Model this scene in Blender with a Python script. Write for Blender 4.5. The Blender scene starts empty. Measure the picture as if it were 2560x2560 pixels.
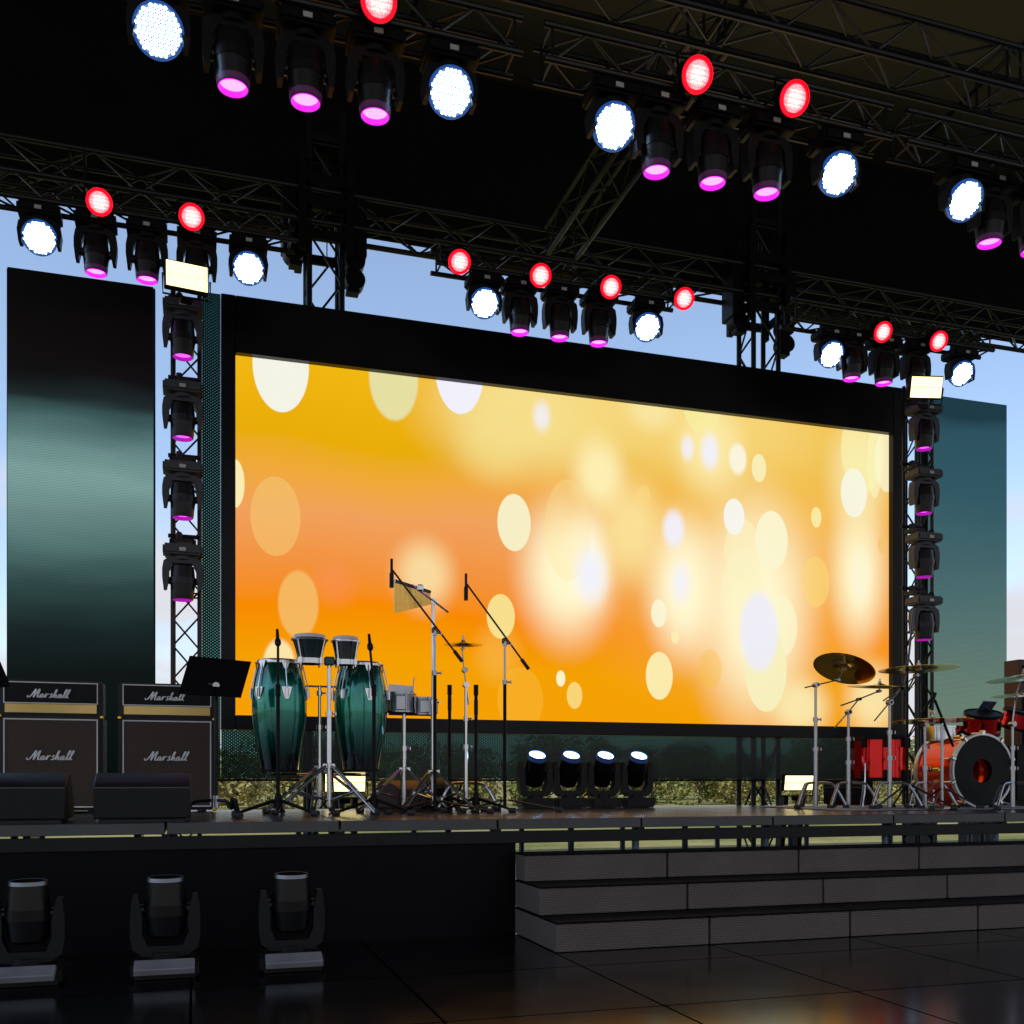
import bpy, bmesh, math, random
from mathutils import Vector, Matrix
random.seed(7)
R = math.radians; PI = math.pi
S = bpy.context.scene; COL = S.collection

# ---------------------------------------------------------------- camera geometry (also used to read real positions off the photo)
CZ = 0.943; YAW = R(17.43); FPX = 2517.0; HOR = 1952.0
cs, sn = math.cos(YAW), math.sin(YAW)
def at(px, py, Y):
    """point of the place that the photo shows at pixel (px,py) and that stands Y metres into the stage"""
    u = (px-1280)/FPX; d = Y/(cs-sn*u)
    return Vector((d*(sn+cs*u), Y, CZ+d*(HOR-py)/FPX))
def ppm(px, Y):   # pixels per metre there: (sideways, up)
    u = (px-1280)/FPX; d = Y/(cs-sn*u)
    return FPX*(cs-u*sn)/d, FPX/d

def lin(c):
    out = []
    for v in c[:3]:
        v = v/255.0
        out.append(v/12.92 if v <= 0.04045 else ((v+0.055)/1.055)**2.4)
    return tuple(out)+(1.0,)

KE = .60
# ---------------------------------------------------------------- materials
MATS = {}
def mat(name, col, rough=0.5, metal=0.0, var=0.15, scale=8.0, bump=0.0, coat=0.0, spec=0.5):
    if name in MATS: return MATS[name]
    m = bpy.data.materials.new(name); m.use_nodes = True; nt = m.node_tree; b = nt.nodes['Principled BSDF']
    c = col if len(col) == 4 else tuple(col)+(1,)
    tc = nt.nodes.new('ShaderNodeTexCoord'); n = nt.nodes.new('ShaderNodeTexNoise')
    n.inputs['Scale'].default_value = scale; n.inputs['Detail'].default_value = 5
    nt.links.new(tc.outputs['Object'], n.inputs['Vector'])
    mr = nt.nodes.new('ShaderNodeMapRange'); mr.inputs[3].default_value = 1-var; mr.inputs[4].default_value = 1+var
    mr.inputs[1].default_value = .3; mr.inputs[2].default_value = .7
    nt.links.new(n.outputs['Fac'], mr.inputs[0])
    vm = nt.nodes.new('ShaderNodeVectorMath'); vm.operation = 'SCALE'; vm.inputs[0].default_value = c[:3]
    nt.links.new(mr.outputs[0], vm.inputs['Scale']); nt.links.new(vm.outputs[0], b.inputs['Base Color'])
    r2 = nt.nodes.new('ShaderNodeMapRange'); r2.inputs[3].default_value = max(.02, rough*.8); r2.inputs[4].default_value = min(1, rough*1.25)
    nt.links.new(n.outputs['Fac'], r2.inputs[0]); nt.links.new(r2.outputs[0], b.inputs['Roughness'])
    b.inputs['Metallic'].default_value = metal; b.inputs['Coat Weight'].default_value = coat
    b.inputs['Specular IOR Level'].default_value = spec
    if bump:
        bp = nt.nodes.new('ShaderNodeBump'); bp.inputs['Strength'].default_value = bump; bp.inputs['Distance'].default_value = .01
        n2 = nt.nodes.new('ShaderNodeTexNoise'); n2.inputs['Scale'].default_value = scale*12
        nt.links.new(tc.outputs['Object'], n2.inputs['Vector'])
        nt.links.new(n2.outputs['Fac'], bp.inputs['Height']); nt.links.new(bp.outputs[0], b.inputs['Normal'])
    MATS[name] = m; return m
def emit(name, col, strength):
    if name in MATS: return MATS[name]
    m = bpy.data.materials.new(name); m.use_nodes = True; b = m.node_tree.nodes['Principled BSDF']
    b.inputs['Base Color'].default_value = (.02, .02, .02, 1)
    b.inputs['Emission Color'].default_value = tuple(col[:3])+(1,); b.inputs['Emission Strength'].default_value = strength
    MATS[name] = m; return m

M_TRUSS = mat('black_painted_steel', (.009, .009, .010), .34, .15, .2, 20, spec=.35)
M_BLACK = mat('black_plastic', (.004, .004, .004), .45, 0, .2, 15, .1, spec=.13)
M_BLACK2 = mat('charcoal_plastic', (.010, .010, .0105), .42, 0, .2, 12, .1, spec=.18)
M_GREYL = mat('pale_grey_plastic', (.35, .35, .36), .4)
M_GREYP = mat('grey_plastic', (.06, .06, .065), .4, 0, .15, 12)
M_ROOF = mat('roof_fabric', (.13, .115, .06), .9, 0, .15, .6)
M_CURT = mat('black_cloth', (.006, .006, .006), .95, 0, .2, 2, spec=.1)
M_CHROME = mat('chrome', (.62, .63, .65), .16, 1, .06, 10)
M_STEEL = mat('brushed_steel', (.38, .39, .41), .28, 1, .1, 25)
M_BRASS = mat('bronze_cymbal', (.68, .42, .06), .17, 1, .15, 30)
M_GOLD = mat('gold_tube', (.75, .55, .14), .3, 1, .1, 30)
M_WHITE = mat('white_skin', (.8, .74, .70), .5, 0, .05, 10)
M_RUB = mat('rubber', (.025, .025, .025), .7, 0, .2, 20)
M_DECK = mat('deck_board', (.042, .043, .045), .22, 0, .25, 3, .03)
M_DECKS = mat('deck_edge', (.014, .0135, .013), .5, 0, .25, 6, spec=.2)
M_FASC = mat('fascia_panel', (.0025, .0025, .003), .5, 0, .3, 2, spec=.1)
M_REDP = mat('red_lacquer', (.62, .005, .002), .10, .7, .12, 6, coat=.15)
M_WOOD = mat('brown_stained_wood', (.045, .009, .004), .5, 0, .25, 5)
M_BOLT = mat('leg_blue_steel', (.10, .13, .18), .4, .6, .15, 10)

def tile_mat(name, col, rough, w, seam, x0=0., y0=0., weave=0.):
    m = bpy.data.materials.new(name); m.use_nodes = True; nt = m.node_tree; b = nt.nodes['Principled BSDF']; L = nt.links
    tc = nt.nodes.new('ShaderNodeTexCoord'); sx = nt.nodes.new('ShaderNodeSeparateXYZ'); L.new(tc.outputs['Object'], sx.inputs[0])
    def seamf(out, off):
        a = nt.nodes.new('ShaderNodeMath'); a.operation = 'ADD'; a.inputs[1].default_value = -off+w*200; L.new(out, a.inputs[0])
        p = nt.nodes.new('ShaderNodeMath'); p.operation = 'PINGPONG'; p.inputs[1].default_value = w/2; L.new(a.outputs[0], p.inputs[0])
        l = nt.nodes.new('ShaderNodeMath'); l.operation = 'LESS_THAN'; l.inputs[1].default_value = seam; L.new(p.outputs[0], l.inputs[0]); return l.outputs[0]
    s1 = seamf(sx.outputs[0], x0); s2 = seamf(sx.outputs[1], y0)
    mx = nt.nodes.new('ShaderNodeMath'); mx.operation = 'MAXIMUM'; L.new(s1, mx.inputs[0]); L.new(s2, mx.inputs[1])
    n = nt.nodes.new('ShaderNodeTexNoise'); n.inputs['Scale'].default_value = 2.2; n.inputs['Detail'].default_value = 6; L.new(tc.outputs['Object'], n.inputs['Vector'])
    cr = nt.nodes.new('ShaderNodeMapRange'); cr.inputs[3].default_value = .7; cr.inputs[4].default_value = 1.3; L.new(n.outputs['Fac'], cr.inputs[0])
    vm = nt.nodes.new('ShaderNodeVectorMath'); vm.operation = 'SCALE'; vm.inputs[0].default_value = col; L.new(cr.outputs[0], vm.inputs['Scale'])
    mc = nt.nodes.new('ShaderNodeMix'); mc.data_type = 'RGBA'; L.new(mx.outputs[0], mc.inputs[0]); L.new(vm.outputs[0], mc.inputs[6]); mc.inputs[7].default_value = (.002, .002, .002, 1)
    L.new(mc.outputs[2], b.inputs['Base Color'])
    rr = nt.nodes.new('ShaderNodeMapRange'); rr.inputs[3].default_value = rough*.7; rr.inputs[4].default_value = rough*1.5; L.new(n.outputs['Fac'], rr.inputs[0])
    ra = nt.nodes.new('ShaderNodeMath'); ra.operation = 'ADD'; L.new(rr.outputs[0], ra.inputs[0]); L.new(mx.outputs[0], ra.inputs[1]); ra.use_clamp = True
    L.new(ra.outputs[0], b.inputs['Roughness'])
    sp_ = nt.nodes.new('ShaderNodeMapRange'); sp_.inputs[3].default_value = .9; sp_.inputs[4].default_value = 0.0; L.new(mx.outputs[0], sp_.inputs[0]); L.new(sp_.outputs[0], b.inputs['Specular IOR Level'])
    return m
M_FLOOR = tile_mat('plaza_tile', (.005, .005, .0055), .14, .947, .006, 1.873-.0, 5.184-.40)

def weave_mat(name, c1, c2, scale):
    m = bpy.data.materials.new(name); m.use_nodes = True; nt = m.node_tree; b = nt.nodes['Principled BSDF']; L = nt.links
    tc = nt.nodes.new('ShaderNodeTexCoord'); ch = nt.nodes.new('ShaderNodeTexChecker'); ch.inputs['Scale'].default_value = scale
    mp = nt.nodes.new('ShaderNodeMapping'); mp.inputs['Rotation'].default_value = (0, R(32), R(12)); L.new(tc.outputs['Object'], mp.inputs[0]); L.new(mp.outputs[0], ch.inputs['Vector'])
    ch.inputs['Color1'].default_value = tuple(c1)+(1,); ch.inputs['Color2'].default_value = tuple(c2)+(1,)
    n = nt.nodes.new('ShaderNodeTexNoise'); n.inputs['Scale'].default_value = 3; L.new(tc.outputs['Object'], n.inputs['Vector'])
    mr = nt.nodes.new('ShaderNodeMapRange'); mr.inputs[3].default_value = .75; mr.inputs[4].default_value = 1.25; L.new(n.outputs['Fac'], mr.inputs[0])
    vm = nt.nodes.new('ShaderNodeVectorMath'); vm.operation = 'SCALE'; L.new(ch.outputs['Color'], vm.inputs[0]); L.new(mr.outputs[0], vm.inputs['Scale'])
    L.new(vm.outputs[0], b.inputs['Base Color']); b.inputs['Roughness'].default_value = .75
    bp = nt.nodes.new('ShaderNodeBump'); bp.inputs['Strength'].default_value = .4; bp.inputs['Distance'].default_value = .003; L.new(ch.outputs['Fac'], bp.inputs['Height']); L.new(bp.outputs[0], b.inputs['Normal'])
    return m
M_STEP = weave_mat('stair_riser_weave', (.16, .128, .108), (.07, .057, .050), 110)
M_GRILL = weave_mat('amp_grille_cloth', (.075, .05, .037), (.05, .034, .025), 160)

def mesh_mat():    # perforated sheet: real holes through a black panel
    m = bpy.data.materials.new('perforated_sheet'); m.use_nodes = True; nt = m.node_tree; b = nt.nodes['Principled BSDF']; L = nt.links; N = nt.nodes.new
    b.inputs['Base Color'].default_value = (.01, .011, .012, 1); b.inputs['Roughness'].default_value = .5
    tc = N('ShaderNodeTexCoord'); sx = N('ShaderNodeSeparateXYZ'); L.new(tc.outputs['Object'], sx.inputs[0])
    def cell(ox, oz):
        def f(o, off, p):
            a = N('ShaderNodeMath'); a.operation = 'ADD'; a.inputs[1].default_value = off+p*400; L.new(o, a.inputs[0])
            q = N('ShaderNodeMath'); q.operation = 'PINGPONG'; q.inputs[1].default_value = p/2; L.new(a.outputs[0], q.inputs[0]); return q.outputs[0]
        a = f(sx.outputs[0], ox, .036); c = f(sx.outputs[2], oz, .026)
        cx = N('ShaderNodeCombineXYZ'); L.new(a, cx.inputs[0]); L.new(c, cx.inputs[1])
        ln = N('ShaderNodeVectorMath'); ln.operation = 'LENGTH'; L.new(cx.outputs[0], ln.inputs[0])
        lt = N('ShaderNodeMath'); lt.operation = 'LESS_THAN'; lt.inputs[1].default_value = .0044; L.new(ln.outputs['Value'], lt.inputs[0]); return lt.outputs[0]
    mx = N('ShaderNodeMath'); mx.operation = 'MAXIMUM'; L.new(cell(0, 0), mx.inputs[0]); L.new(cell(.018, .013), mx.inputs[1])
    tr = N('ShaderNodeBsdfTransparent'); tr.inputs[0].default_value = (.34, .66, .58, 1)
    ms = N('ShaderNodeMixShader'); L.new(mx.outputs[0], ms.inputs[0]); L.new(b.outputs[0], ms.inputs[1]); L.new(tr.outputs[0], ms.inputs[2])
    L.new(ms.outputs[0], nt.nodes['Material Output'].inputs[0]); return m
M_MESH = mesh_mat()

# ---------------------------------------------------------------- mesh building
class MB:
    def __init__(s, o=(0, 0, 0)): s.bm = bmesh.new(); s.o = Vector(o)
    def P(s, p): return Vector(p)-s.o
    def box(s, c, size, rot=None, bev=0.0, seg=1):
        r = bmesh.ops.create_cube(s.bm, size=1); vs = r['verts']
        M = Matrix.Translation(s.P(c)) @ (rot.to_4x4() if rot else Matrix.Identity(4)) @ Matrix.Diagonal((*size, 1))
        bmesh.ops.transform(s.bm, matrix=M, verts=vs)
        if bev:
            es = list({e for v in vs for e in v.link_edges})
            bmesh.ops.bevel(s.bm, geom=es, offset=bev, segments=seg, affect='EDGES')
        return s
    def tube(s, pts, r, seg=8, cap=True, r2=None):
        pts = [s.P(p) for p in pts]; rings = []; n = len(pts)
        up = None
        for i, p in enumerate(pts):
            t = (pts[min(i+1, n-1)]-pts[max(i-1, 0)]).normalized()
            if up is None: up = Vector((0, 0, 1)) if abs(t.z) < .9 else Vector((1, 0, 0))
            a = t.cross(up).normalized(); b = a.cross(t).normalized(); up = b
            rr = r if r2 is None else r+(r2-r)*i/(n-1)
            rings.append([s.bm.verts.new(p+a*math.cos(2*PI*k/seg)*rr+b*math.sin(2*PI*k/seg)*rr) for k in range(seg)])
        for i in range(n-1):
            for k in range(seg):
                s.bm.faces.new((rings[i][k], rings[i][(k+1) % seg], rings[i+1][(k+1) % seg], rings[i+1][k]))
        if cap: s.bm.faces.new(rings[0][::-1]); s.bm.faces.new(rings[-1])
        return s
    def lathe(s, prof, M=None, seg=28, cap0=False, cap1=False):
        """prof: (axis, radius) list turned about local Z; M places it"""
        M = M or Matrix.Identity(4); rings = []
        for a, r in prof:
            rings.append([s.bm.verts.new(s.P(M @ Vector((r*math.cos(2*PI*k/seg), r*math.sin(2*PI*k/seg), a)))) for k in range(seg)])
        for i in range(len(rings)-1):
            for k in range(seg):
                s.bm.faces.new((rings[i][k], rings[i][(k+1) % seg], rings[i+1][(k+1) % seg], rings[i+1][k]))
        if cap0: s.bm.faces.new(rings[0][::-1])
        if cap1: s.bm.faces.new(rings[-1])
        return s
    def prism(s, poly, d, M=None):
        """poly in local XZ, thickness d along Y (centred)"""
        M = M or Matrix.Identity(4)
        a = [s.bm.verts.new(s.P(M @ Vector((x, -d/2, z)))) for x, z in poly]
        b = [s.bm.verts.new(s.P(M @ Vector((x, d/2, z)))) for x, z in poly]
        n = len(poly)
        s.bm.faces.new(a); s.bm.faces.new(b[::-1])
        for i in range(n): s.bm.faces.new((a[i], b[i], b[(i+1) % n], a[(i+1) % n]))
        return s
    def quad(s, ps): s.bm.faces.new([s.bm.verts.new(s.P(p)) for p in ps]); return s
    def build(s, name, m, parent=None, sharp=35, loc=None):
        bm = s.bm
        bmesh.ops.recalc_face_normals(bm, faces=bm.faces)
        for f in bm.faces: f.smooth = True
        for e in bm.edges:
            if len(e.link_faces) == 2 and e.calc_face_angle(0) > R(sharp): e.smooth = False
        me = bpy.data.meshes.new(name); bm.to_mesh(me); bm.free()
        me.materials.append(m)
        o = bpy.data.objects.new(name, me); COL.objects.link(o)
        if parent: o.parent = parent
        if loc is not None: o.location = loc
        return o
def TR(loc, d, roll=0):     # matrix placing local +Z along d at loc
    return Matrix.Translation(Vector(loc)) @ Vector(d).to_track_quat('Z', 'Y').to_matrix().to_4x4()

def thing(name, label, cat, loc=(0, 0, 0), rot=(0, 0, 0), group=None):
    o = bpy.data.objects.new(name, None); COL.objects.link(o); o.empty_display_size = .1
    o.location = loc; o.rotation_euler = rot; o['label'] = label; o['category'] = cat
    if group: o['group'] = group
    return o
def tag(o, label, cat, group=None):
    o['label'] = label; o['category'] = cat
    if group: o['group'] = group
    return o
def kids(o): return [c for c in bpy.data.objects if c.parent == o]
def dup(root, loc, rot=None, label=None):
    r = root.copy(); COL.objects.link(r); r.location = loc
    if rot is not None: r.rotation_euler = rot
    if label: r['label'] = label
    for ch in TREE[root.name]:
        c = ch[0].copy(); COL.objects.link(c); c.parent = r
        for g in ch[1]:
            d = g.copy(); COL.objects.link(d); d.parent = c
    return r
TREE = {}
def learn(root):
    TREE[root.name] = [(c, kids(c)) for c in kids(root)]; return root

# ---------------------------------------------------------------- SETTING
def struct(name, mb, m):
    o = mb.build(name, m); o['kind'] = 'structure'; return o
def ground_mat():
    m = bpy.data.materials.new('lawn'); m.use_nodes = True; nt = m.node_tree; b = nt.nodes['Principled BSDF']; L = nt.links; N = nt.nodes.new
    tc = N('ShaderNodeTexCoord'); n = N('ShaderNodeTexNoise'); n.inputs['Scale'].default_value = .35; n.inputs['Detail'].default_value = 8; L.new(tc.outputs['Object'], n.inputs['Vector'])
    n2 = N('ShaderNodeTexNoise'); n2.inputs['Scale'].default_value = 9; n2.inputs['Detail'].default_value = 6; L.new(tc.outputs['Object'], n2.inputs['Vector'])
    a = N('ShaderNodeMath'); a.operation = 'MULTIPLY_ADD'; a.inputs[1].default_value = .5; L.new(n2.outputs['Fac'], a.inputs[0]); L.new(n.outputs['Fac'], a.inputs[2])
    cr = N('ShaderNodeValToRGB'); cr.color_ramp.elements[0].position = .55; cr.color_ramp.elements[0].color = (.075, .10, .02, 1)
    cr.color_ramp.elements[1].position = .95; cr.color_ramp.elements[1].color = (.26, .23, .10, 1); L.new(a.outputs[0], cr.inputs[0]); L.new(cr.outputs[0], b.inputs['Base Color'])
    b.inputs['Roughness'].default_value = .95; b.inputs['Specular IOR Level'].default_value = .1; return m
struct('ground', MB().quad([(-400, -300, -.02), (500, -300, -.02), (500, 700, -.02), (-400, 700, -.02)]), ground_mat())
fl = MB().box((4, .25, -.0075), (40, 21.5, .015)); struct('pavement', fl, M_FLOOR)
struct('added_bounce_slab', MB().box((4, -40.5, -.008), (90, 59.99, .014)), mat('bounce_fill_concrete', (.26, .235, .20), .8, 0, .12, 1.5))  # unseen pale slab behind the camera, added for warm bounce fill

# ---------------------------------------------------------------- STAGE PLATFORM
DK = .708; YF = 5.93; YB = 8.5; PW = .966; X0 = -.16
st = thing('stage_platform', 'low black stage platform with a long deck of grey panels on steel legs', 'stage', (3, YF, 0))
O = Vector((3, YF, 0))
for k in range(-4, 10):
    xa = X0+k*PW; mb = MB(O)
    for j in range(3):
        ya = YF+j*(YB-YF)/3
        mb.box((xa+PW/2, ya+(YB-YF)/6, DK-.032), (PW-.012, (YB-YF)/3-.006, .064), bev=.003)
    mb.build('deck_panel', M_DECK, st)
mb = MB(O); mb.box((2.66, YF+.02, .595), (13.5, .05, .074), bev=.003); mb.build('edge_beam', M_DECKS, st)
mb = MB(O); mb.box((2.66, YB-.05, .61), (13.5, .04, .04)); mb.build('edge_beam', M_DECKS, st)
# spacer feet between beam and deck, and legs
mb = MB(O)
for k in range(-4, 11): mb.box((X0+k*PW, YF+.03, .638), (.045, .04, .0119))
mb.build('spacer', M_DECKS, st)
mb = MB(O); mb.box((-2.05, YF+.03, .279), (7.88, .03, .558)); mb.build('front_skirt', M_FASC, st)
for k in range(-4, 11):
    for yy in (YF+.10, (YF+YB)/2, YB-.06):
        x = X0+k*PW
        if x < 1.7 and yy < YF+.2: continue
        MB(O).tube([(x, yy, 0), (x, yy, .64)], .024, 10).tube([(x, yy, 0), (x, yy, .012)], .05, 10).build('leg', M_BOLT, st)

# stairs
sw = .947
for k in range(6):
    xa = 1.873+k*sw; base = (xa+sw/2, 5.184, 0)
    names = ['leftmost', 'second', 'third', 'fourth', 'fifth', 'sixth']
    s = thing('stair_module', '%s three step stair unit with dark grey woven risers, counted from the left end' % names[k], 'stage stairs', base, group='stair units along the stage front')
    for i in range(3):
        y0 = 5.184+i*.2665; y1 = 5.184+(i+1)*.2665 if i < 2 else 5.925
        z0, z1 = i*.1683, (i+1)*.1683
        y1b = 5.925
        MB(base).box((xa+sw/2, (y0+y1b)/2, (z0+z1)/2-.004), (sw-.014, y1b-y0-.01*i-.001, z1-z0-.014), bev=.003).build('riser', M_STEP, s)
        MB(base).box((xa+sw/2, (y0+y1b)/2-.004, z1-.006), (sw-.008, y1b-y0+.008-.01*i, .0115), bev=.002).build('tread', M_FASC, s)

# ---------------------------------------------------------------- LED WALLS
YS = 9.5
tl, bl_, tr_, br_ = at(588, 884, YS), at(588, 1788, YS), at(2222, 1091, YS), at(2222, 1820, YS)
sx0, sx1 = tl.x, tr_.x; sz1 = (tl.z+tr_.z)/2; sz0 = (bl_.z+br_.z)/2
fx0 = at(505, 1000, YS).x; fx1 = at(2250, 1000, YS).x; fz1 = 5.33; fz0 = .962
led = thing('led_wall', 'large main video wall showing orange and cream bokeh in a black frame', 'video screen', (3.8, YS, fz0))
O = Vector((3.8, YS, fz0))
def screen_mat():
    m = bpy.data.materials.new('bokeh_screen'); m.use_nodes = True; nt = m.node_tree; nt.nodes.clear(); L = nt.links; N = nt.nodes.new
    out = N('ShaderNodeOutputMaterial'); em = N('ShaderNodeEmission'); L.new(em.outputs[0], out.inputs[0])
    tc = N('ShaderNodeTexCoord'); vec = tc.outputs['Object']       # x: metres from wall centre, z: metres
    sp = N('ShaderNodeSeparateXYZ'); L.new(vec, sp.inputs[0])
    # base vertical gradient
    mr = N('ShaderNodeMapRange'); mr.inputs[1].default_value = sz0-fz0; mr.inputs[2].default_value = sz1-fz0; L.new(sp.outputs[2], mr.inputs[0])
    wv = N('ShaderNodeTexNoise'); wv.inputs['Scale'].default_value = .45; wv.inputs['Detail'].default_value = 1; L.new(vec, wv.inputs['Vector'])
    ad = N('ShaderNodeMath'); ad.operation = 'MULTIPLY_ADD'; ad.inputs[1].default_value = .22; L.new(wv.outputs['Fac'], ad.inputs[0]); L.new(mr.outputs[0], ad.inputs[2])
    sb = N('ShaderNodeMath'); sb.operation = 'SUBTRACT'; sb.inputs[1].default_value = .11; L.new(ad.outputs[0], sb.inputs[0])
    cr = N('ShaderNodeValToRGB'); E = cr.color_ramp.elements
    stops = [(0, (244, 160, 5)), (.14, (243, 160, 2)), (.30, (247, 138, 2)), (.42, (242, 146, 60)), (.58, (240, 160, 92)), (.70, (240, 168, 60)), (.80, (232, 172, 8)), (1, (240, 182, 18))]
    E[0].position = 0; E[0].color = lin(stops[0][1]); E[1].position = 1; E[1].color = lin(stops[-1][1])
    for p, c in stops[1:-1]:
        e = E.new(p); e.color = lin(c)
    L.new(sb.outputs[0], cr.inputs[0]); col = cr.outputs[0]
    # (cx, cy, rx, ry, colour, alpha, softness) in 1932-wide photo units
    CR = (250, 238, 180); WH = (240, 240, 252); PE = (243, 195, 110)
    discs = [(1430, 1000, 500, 380, (248, 206, 106), .55, 1), (1000, 780, 260, 170, (246, 228, 150), .85, 1), (1290, 790, 430, 150, (246, 218, 130), .8, 1), (1070, 1080, 120, 185, (255, 247, 205), 1, 1), (1110, 1060, 60, 120, (255, 250, 225), .9, 1),
      (1425, 1150, 150, 300, (255, 246, 205), 1, 1), (1290, 1110, 95, 190, (255, 246, 205), 1, 1), (1190, 1000, 90, 140, (250, 228, 155), .85, 1), (1130, 895, 70, 100, (253, 240, 180), .95, 1), (1340, 850, 90, 130, (253, 240, 180), .7, 1), (1230, 770, 70, 60, CR, .6, 1), (930, 830, 100, 110, (244, 222, 140), .6, 1), (800, 1085, 80, 95, CR, .7, 1), (1620, 1080, 70, 190, (255, 246, 200), .9, 1), (1620, 900, 80, 150, CR, .7, 1),
      (1510, 1335, 80, 80, CR, .85, 1), (1645, 1320, 70, 100, CR, .8, 1), (940, 1230, 60, 80, (250, 200, 90), .35, 1), (630, 1100, 60, 60, (250, 150, 110), .25, 1),
      (530, 688, 54, 91, (243, 243, 228), 1, .03), (743, 712, 49, 86, (228, 224, 165), .95, .12), (867, 698, 47, 85, WH, .97, .05), (520, 974, 48, 76, PE, .62, .03), (443, 912, 19, 47, CR, .95, .05),
      (563, 1140, 41, 68, PE, .7, .15), (527, 1255, 34, 55, CR, .85, .25), (970, 986, 32, 55, (246, 240, 200), .95, .04), (945, 1163, 27, 43, (246, 232, 150), .85, .04), (1244, 1275, 26, 46, (250, 240, 180), .9, .04),
      (1058, 1280, 9, 16, (252, 245, 200), .95, .1), (1084, 1312, 15, 26, (250, 222, 130), .8, .05), (1325, 770, 36, 50, (245, 238, 160), .7, .06), (1022, 785, 24, 42, WH, .8, .8), (1297, 845, 17, 34, WH, .8, .7),
      (1339, 852, 24, 48, WH, .9, .7), (1392, 866, 20, 36, (250, 245, 225), .9, .4), (1432, 883, 14, 27, (250, 240, 190), .85, .05), (1540, 976, 10, 20, (250, 238, 170), .85, .06), (1539, 1098, 26, 49, (250, 215, 120), .6, .04),
      (1071, 1000, 45, 98, (250, 225, 150), .3, .05), (1271, 998, 27, 48, WH, .9, .6), (1243, 1157, 15, 27, (250, 246, 214), .85, .06), (1274, 1202, 8, 13, CR, .85, .1), (1402, 1040, 36, 62, (250, 240, 190), .6, .05),
      (1402, 1125, 41, 90, (250, 242, 196), .6, .06), (1115, 1085, 42, 75, WH, .9, .8), (1285, 1100, 30, 60, WH, .8, .9), (1385, 975, 20, 35, (246, 246, 240), .92, .04), (1456, 1020, 31, 57, (250, 245, 208), .9, .03),
      (1473, 1182, 32, 59, (250, 246, 205), .7, .04), (1445, 1262, 40, 82, (246, 240, 190), .9, .03), (1432, 1192, 42, 86, (236, 236, 252), .85, .3), (1650, 870, 14, 72, (250, 244, 196), .6, .06), (1628, 850, 42, 82, (250, 244, 180), .6, .05),
      (1611, 930, 25, 47, (246, 246, 226), .9, .04), (1672, 870, 22, 60, (250, 246, 210), .7, .06), (1622, 1090, 30, 80, (252, 246, 215), .8, .8), (1665, 1027, 9, 18, PE, .8, .1), (982, 1320, 44, 62, (250, 190, 60), .35, .03), (1340, 1262, 22, 38, (250, 190, 60), .4, .05), (1215, 935, 14, 22, (250, 215, 130), .6, .2)]
    for cx, cy, rx, ry, c, al, so in discs:
        k = 2560/1932; p = at(cx*k, cy*k, YS); a, b = ppm(cx*k, YS)
        mp = N('ShaderNodeVectorMath'); mp.operation = 'MULTIPLY_ADD'
        sxx, szz = a/(rx*k), b/(ry*k)
        mp.inputs[1].default_value = (sxx, 0, szz); mp.inputs[2].default_value = (-(p.x-3.8)*sxx, 0, -(p.z-fz0)*szz); L.new(vec, mp.inputs[0])
        ln = N('ShaderNodeVectorMath'); ln.operation = 'LENGTH'; L.new(mp.outputs[0], ln.inputs[0])
        m2 = N('ShaderNodeMapRange'); m2.interpolation_type = 'SMOOTHSTEP'
        m2.inputs[1].default_value = 1.0; m2.inputs[2].default_value = 1-so if so < 1 else 0.18
        m2.inputs[3].default_value = 0; m2.inputs[4].default_value = al; L.new(ln.outputs['Value'], m2.inputs[0])
        mx = N('ShaderNodeMix'); mx.data_type = 'RGBA'; L.new(m2.outputs[0], mx.inputs[0]); L.new(col, mx.inputs[6]); mx.inputs[7].default_value = lin(c); col = mx.outputs[2]
    L.new(col, em.inputs[0]); em.inputs[1].default_value = KE
    return m
SM = screen_mat()
MB(O).box(((sx0+sx1)/2, YS+.03, (sz0+sz1)/2), (sx1-sx0, .06, sz1-sz0)).build('display', SM, led)
M_BEZ = mat('bezel_black', (.004, .0045, .006), .35, 0, .15, 3, spec=.2)
bz = .16; by = .0
ix0 = at(552, 1000, YS).x
iz0 = at(640, 1826, YS).z
MB(O).box(((ix0+sx0)/2, YS, (fz1+iz0)/2), (sx0-ix0, .16, fz1-iz0), bev=.006).build('bezel', M_BEZ, led)
MB(O).box(((sx1+fx1)/2, YS, (fz1+iz0)/2), (fx1-sx1, .16, fz1-iz0), bev=.006).build('bezel', M_BEZ, led)
MB(O).box(((sx1+sx0)/2, YS, (fz1+sz1)/2), (sx1-sx0-.002, .156, fz1-sz1), bev=.006).build('bezel', M_BEZ, led)
MB(O).box(((sx1+sx0)/2, YS, (sz0+iz0)/2), (sx1-sx0-.002, .156, sz0-iz0), bev=.006).build('bezel', M_BEZ, led)
MB(O).box((fx0-.002+(ix0-fx0)/2, YS-.05, (fz1+fz0)/2), (ix0-fx0-.004, .004, fz1-fz0)).build('perforated_panel', M_MESH, led)
MB(O).box(((ix0+fx1)/2, YS-.05, (iz0+fz0)/2-.002), (fx1-ix0-.004, .004, iz0-fz0-.004)).build('perforated_panel', M_MESH, led)
f = MB(O)
f.box((fx0-.012, YS, (fz1+fz0)/2), (.022, .2, fz1-fz0)); f.box((fx1+.012, YS, (fz1+fz0)/2), (.022, .2, fz1-fz0)); f.box(((fx0+fx1)/2, YS, fz0-.012), (fx1-fx0+.04, .2, .02))
f.build('frame', M_BLACK, led)

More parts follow.
